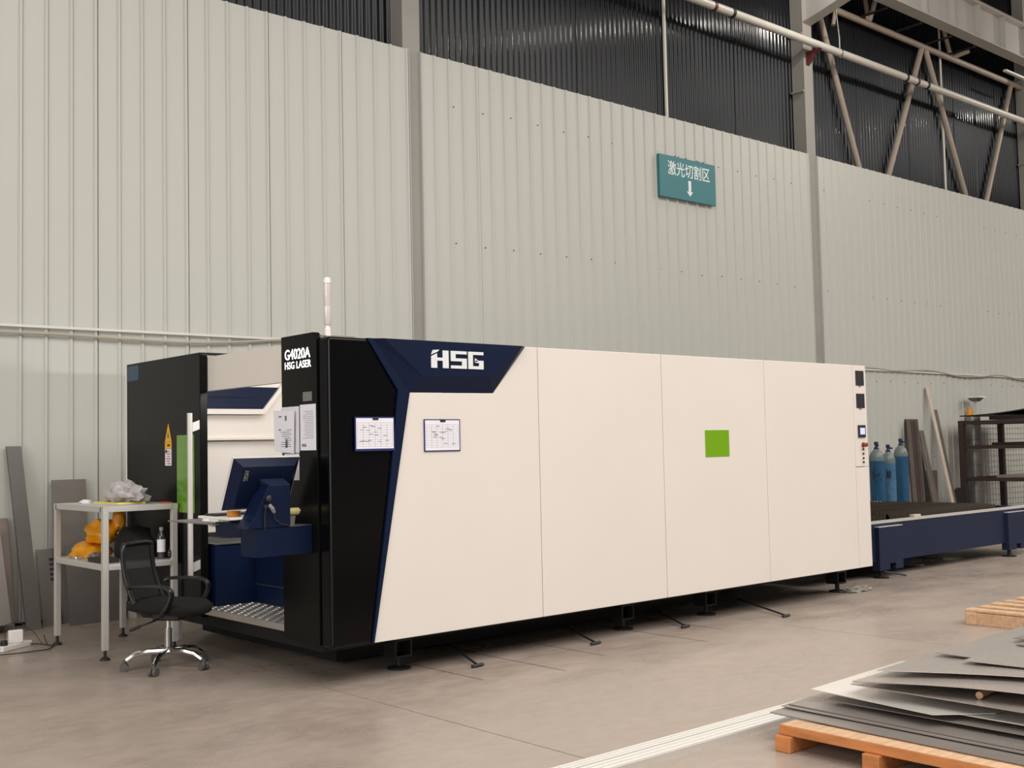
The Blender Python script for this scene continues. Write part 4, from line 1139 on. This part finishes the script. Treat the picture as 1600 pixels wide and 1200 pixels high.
solo('floor_rag', B().blob((6.42, 0.22, 0.012), (0.22, 0.09, 0.035), 4, 0.5, 3, 3, floor=0.0, ridge=True), 'rag', 'pale crumpled rag on the floor by the last machine foot', 'rag', (6.42, 0.22, 0), smooth=True)

# ------------------------------------------------------------------ pallets, sheet stack, profiles


def pallet(name, x0, x1, y0, y1, h, label, mtop, mface, boards, stringers, front=True, bt=0.05):
    """stringers run along X (seen end-on), deck boards run along Y"""
    t = thing(name, label, 'pallet', ((x0+x1)/2, (y0+y1)/2, 0))
    for y in stringers:
        B().box((x0-0.025, y-0.045, 0), (x1, y+0.045, h-bt)).build('stringer', mface, t, bevel=0.006)
    for i, (xa, xb) in enumerate(boards):
        B().box((xa, y0, h-bt+0.001), (xb, y1, h+random.uniform(-0.003, 0.001))).build('deck_board', mface if i == 0 else mtop, t, bevel=0.005)
    return t


pallet('wooden_pallet', 0.83, 2.9, -4.5, -2.862, 0.130, 'orange wooden pallet carrying the stack of steel sheets', 'wood', 'woodshade',
       [(0.83, 0.97), (1.15, 1.27), (1.45, 1.57), (1.8, 1.92), (2.2, 2.32), (2.7, 2.84)], (-2.898, -3.39, -3.88, -4.37))
B().box((0.832, -4.49, 0.1302), (0.968, -2.87, 0.1312)).build('lit_board_top', 'woodpale', bpy.data.objects['wooden_pallet'])  # pale skin paints the light onto the front board's top
pallet('wooden_pallet', 5.13, 6.2, -2.75, -1.62, 0.125, 'empty pale wooden pallet at the right frame edge', 'woodpale', 'woodpale',
       [(5.13, 5.25), (5.36, 5.47), (5.58, 5.69), (5.80, 5.91), (6.05, 6.17)], (-1.68, -2.18, -2.69), bt=0.022)
B().box((5.125, -2.75, 0.0), (5.165, -1.62, 0.10)).build('front_board', 'woodpale', bpy.data.objects['wooden_pallet.001'], bevel=0.004)


def flat_sheet(A, Bp, z, L, m, label, th=0.004, rise=0.0, dirx=(1.0, 0.05), ext=0.8, pts=None, lift=None):
    """a steel sheet: near edge A-B on the viewer's side, running on by L away from it"""
    A = Vector((A[0], A[1], z)); Bv = Vector((Bp[0], Bp[1], z)); e = (Bv-A).normalized()
    if ext:
        Bv = Bv+e*ext
    dx = Vector((dirx[0], dirx[1], 0)).normalized()
    n = 12; rows = []; b = B()
    lf = lift or (lambda s, t: 0.0)
    for i in range(n+1):
        row = []
        for j in range(5):
            p = A.lerp(Bv, i/n)+dx*(L*j/4)
            row.append(p+Vector((0, 0, lf(i/n, j/4)+rise*j/4)))
        rows.append(row)
    up = [[b.bm.verts.new(p+Vector((0, 0, th))) for p in r] for r in rows]; dn_ = [[b.bm.verts.new(p) for p in r] for r in rows]
    for i in range(n):
        for j in range(4):
            b.bm.faces.new((up[i][j], up[i][j+1], up[i+1][j+1], up[i+1][j])); b.bm.faces.new((dn_[i][j], dn_[i+1][j], dn_[i+1][j+1], dn_[i][j+1]))
        b.bm.faces.new((up[i][0], up[i+1][0], dn_[i+1][0], dn_[i][0])); b.bm.faces.new((up[i][4], dn_[i][4], dn_[i+1][4], up[i+1][4]))
    for j in range(4):
        b.bm.faces.new((up[0][j], dn_[0][j], dn_[0][j+1], up[0][j+1])); b.bm.faces.new((up[n][j], up[n][j+1], dn_[n][j+1], dn_[n][j]))
    c = (A+Bv)/2+dx*L/2
    return solo('steel_sheet', b, m, label, 'steel sheet', c, group='steel sheets stacked on the pallet', smooth=True, autos=35)


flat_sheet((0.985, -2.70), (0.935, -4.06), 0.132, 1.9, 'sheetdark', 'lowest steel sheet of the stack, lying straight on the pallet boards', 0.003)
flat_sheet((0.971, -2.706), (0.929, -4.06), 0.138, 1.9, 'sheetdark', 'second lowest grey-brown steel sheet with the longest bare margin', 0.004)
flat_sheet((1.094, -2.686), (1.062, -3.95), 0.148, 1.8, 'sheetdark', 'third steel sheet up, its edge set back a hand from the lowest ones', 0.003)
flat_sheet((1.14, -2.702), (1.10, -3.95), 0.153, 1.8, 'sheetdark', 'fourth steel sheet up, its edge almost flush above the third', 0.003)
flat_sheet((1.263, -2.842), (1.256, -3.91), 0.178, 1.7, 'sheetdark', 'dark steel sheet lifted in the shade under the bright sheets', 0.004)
# bright off-cut with a cut corner
b = B().prism([(1.284, -2.746, 0.215), (1.192, -3.497, 0.215), (1.419, -3.697, 0.215), (2.2, -3.75, 0.22), (2.3, -2.70, 0.22)], (0, 0, 0.004))
solo('steel_sheet', b, 'sheetshine', 'bright mirror-like sheet with a cut corner in the middle of the stack', 'steel sheet', (1.8, -3.2, 0.215), group='steel sheets stacked on the pallet')
flat_sheet((1.322, -3.56), (1.322, -3.90), 0.207, 0.9, 'sheetshine', 'bright sheet showing at the frame edge below the cut-cornered one', 0.004)
flat_sheet((1.318, -2.969), (1.306, -3.891), 0.268, 1.4, 'sheet', 'flat grey sheet above the bright ones with a dark gap over it', 0.004)
flat_sheet((1.24, -3.03), (1.40, -3.83), 0.300, 1.6, 'sheet', 'bowed grey sheet propped up on a wooden stick', 0.006, lift=lambda s, t: 0.035*math.sin(PI*min(1, s*1.1))*(1-t*0.3))
flat_sheet((1.381, -3.088), (1.63, -3.74), 0.345, 1.8, 'sheet', 'pale grey sheet lying on the bowed one', 0.004, lift=lambda s, t: 0.02*math.sin(PI*s))
flat_sheet((1.907, -3.133), (1.902, -3.373), 0.372, 1.6, 'sheet', 'upper short-edged sheet with a shadowed lifted corner', 0.004, ext=0.0)
flat_sheet((1.761, -3.363), (1.794, -3.669), 0.379, 1.7, 'sheet', 'topmost sheet at the near right of the stack', 0.004)
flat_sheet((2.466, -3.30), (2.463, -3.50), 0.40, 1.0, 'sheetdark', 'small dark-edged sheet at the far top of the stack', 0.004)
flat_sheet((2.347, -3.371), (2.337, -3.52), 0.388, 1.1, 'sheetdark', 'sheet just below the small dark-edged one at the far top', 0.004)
solo('wooden_stick', B().tube([(1.42, -3.62, 0.292), (2.0, -3.55, 0.292)], 0.018, 10), 'woodpale', 'round-ended wooden stick wedged between the sheets', 'stick', (1.7, -3.6, 0.274), smooth=True)
for (x0, y0, zz) in ((1.5, -3.1, 0.158), (2.2, -3.1, 0.158), (1.5, -3.9, 0.158)):
    pass

for i, (ya, yb_) in enumerate(((-2.445, -2.368), (-2.560, -2.462))):
    t = thing('metal_profile', ['farther bright aluminium profile lying on the floor towards the stack', 'nearer bright aluminium profile lying on the floor towards the stack'][i], 'profile', (1.2, (ya+yb_)/2, 0), group='aluminium profiles on the floor')
    B().box((-1.2, ya, 0), (3.4, yb_, 0.026)).build('profile_base', 'alu', t)
    for k in range(3):
        yy = ya+(yb_-ya)*(0.0+0.39*k)
        B().box((-1.2, yy, 0.026), (3.4, yy+(yb_-ya)*0.22, 0.036)).build('profile_rib', 'aluwhite', t)  # bright ribs over a darker base: glint and shading put into the colour
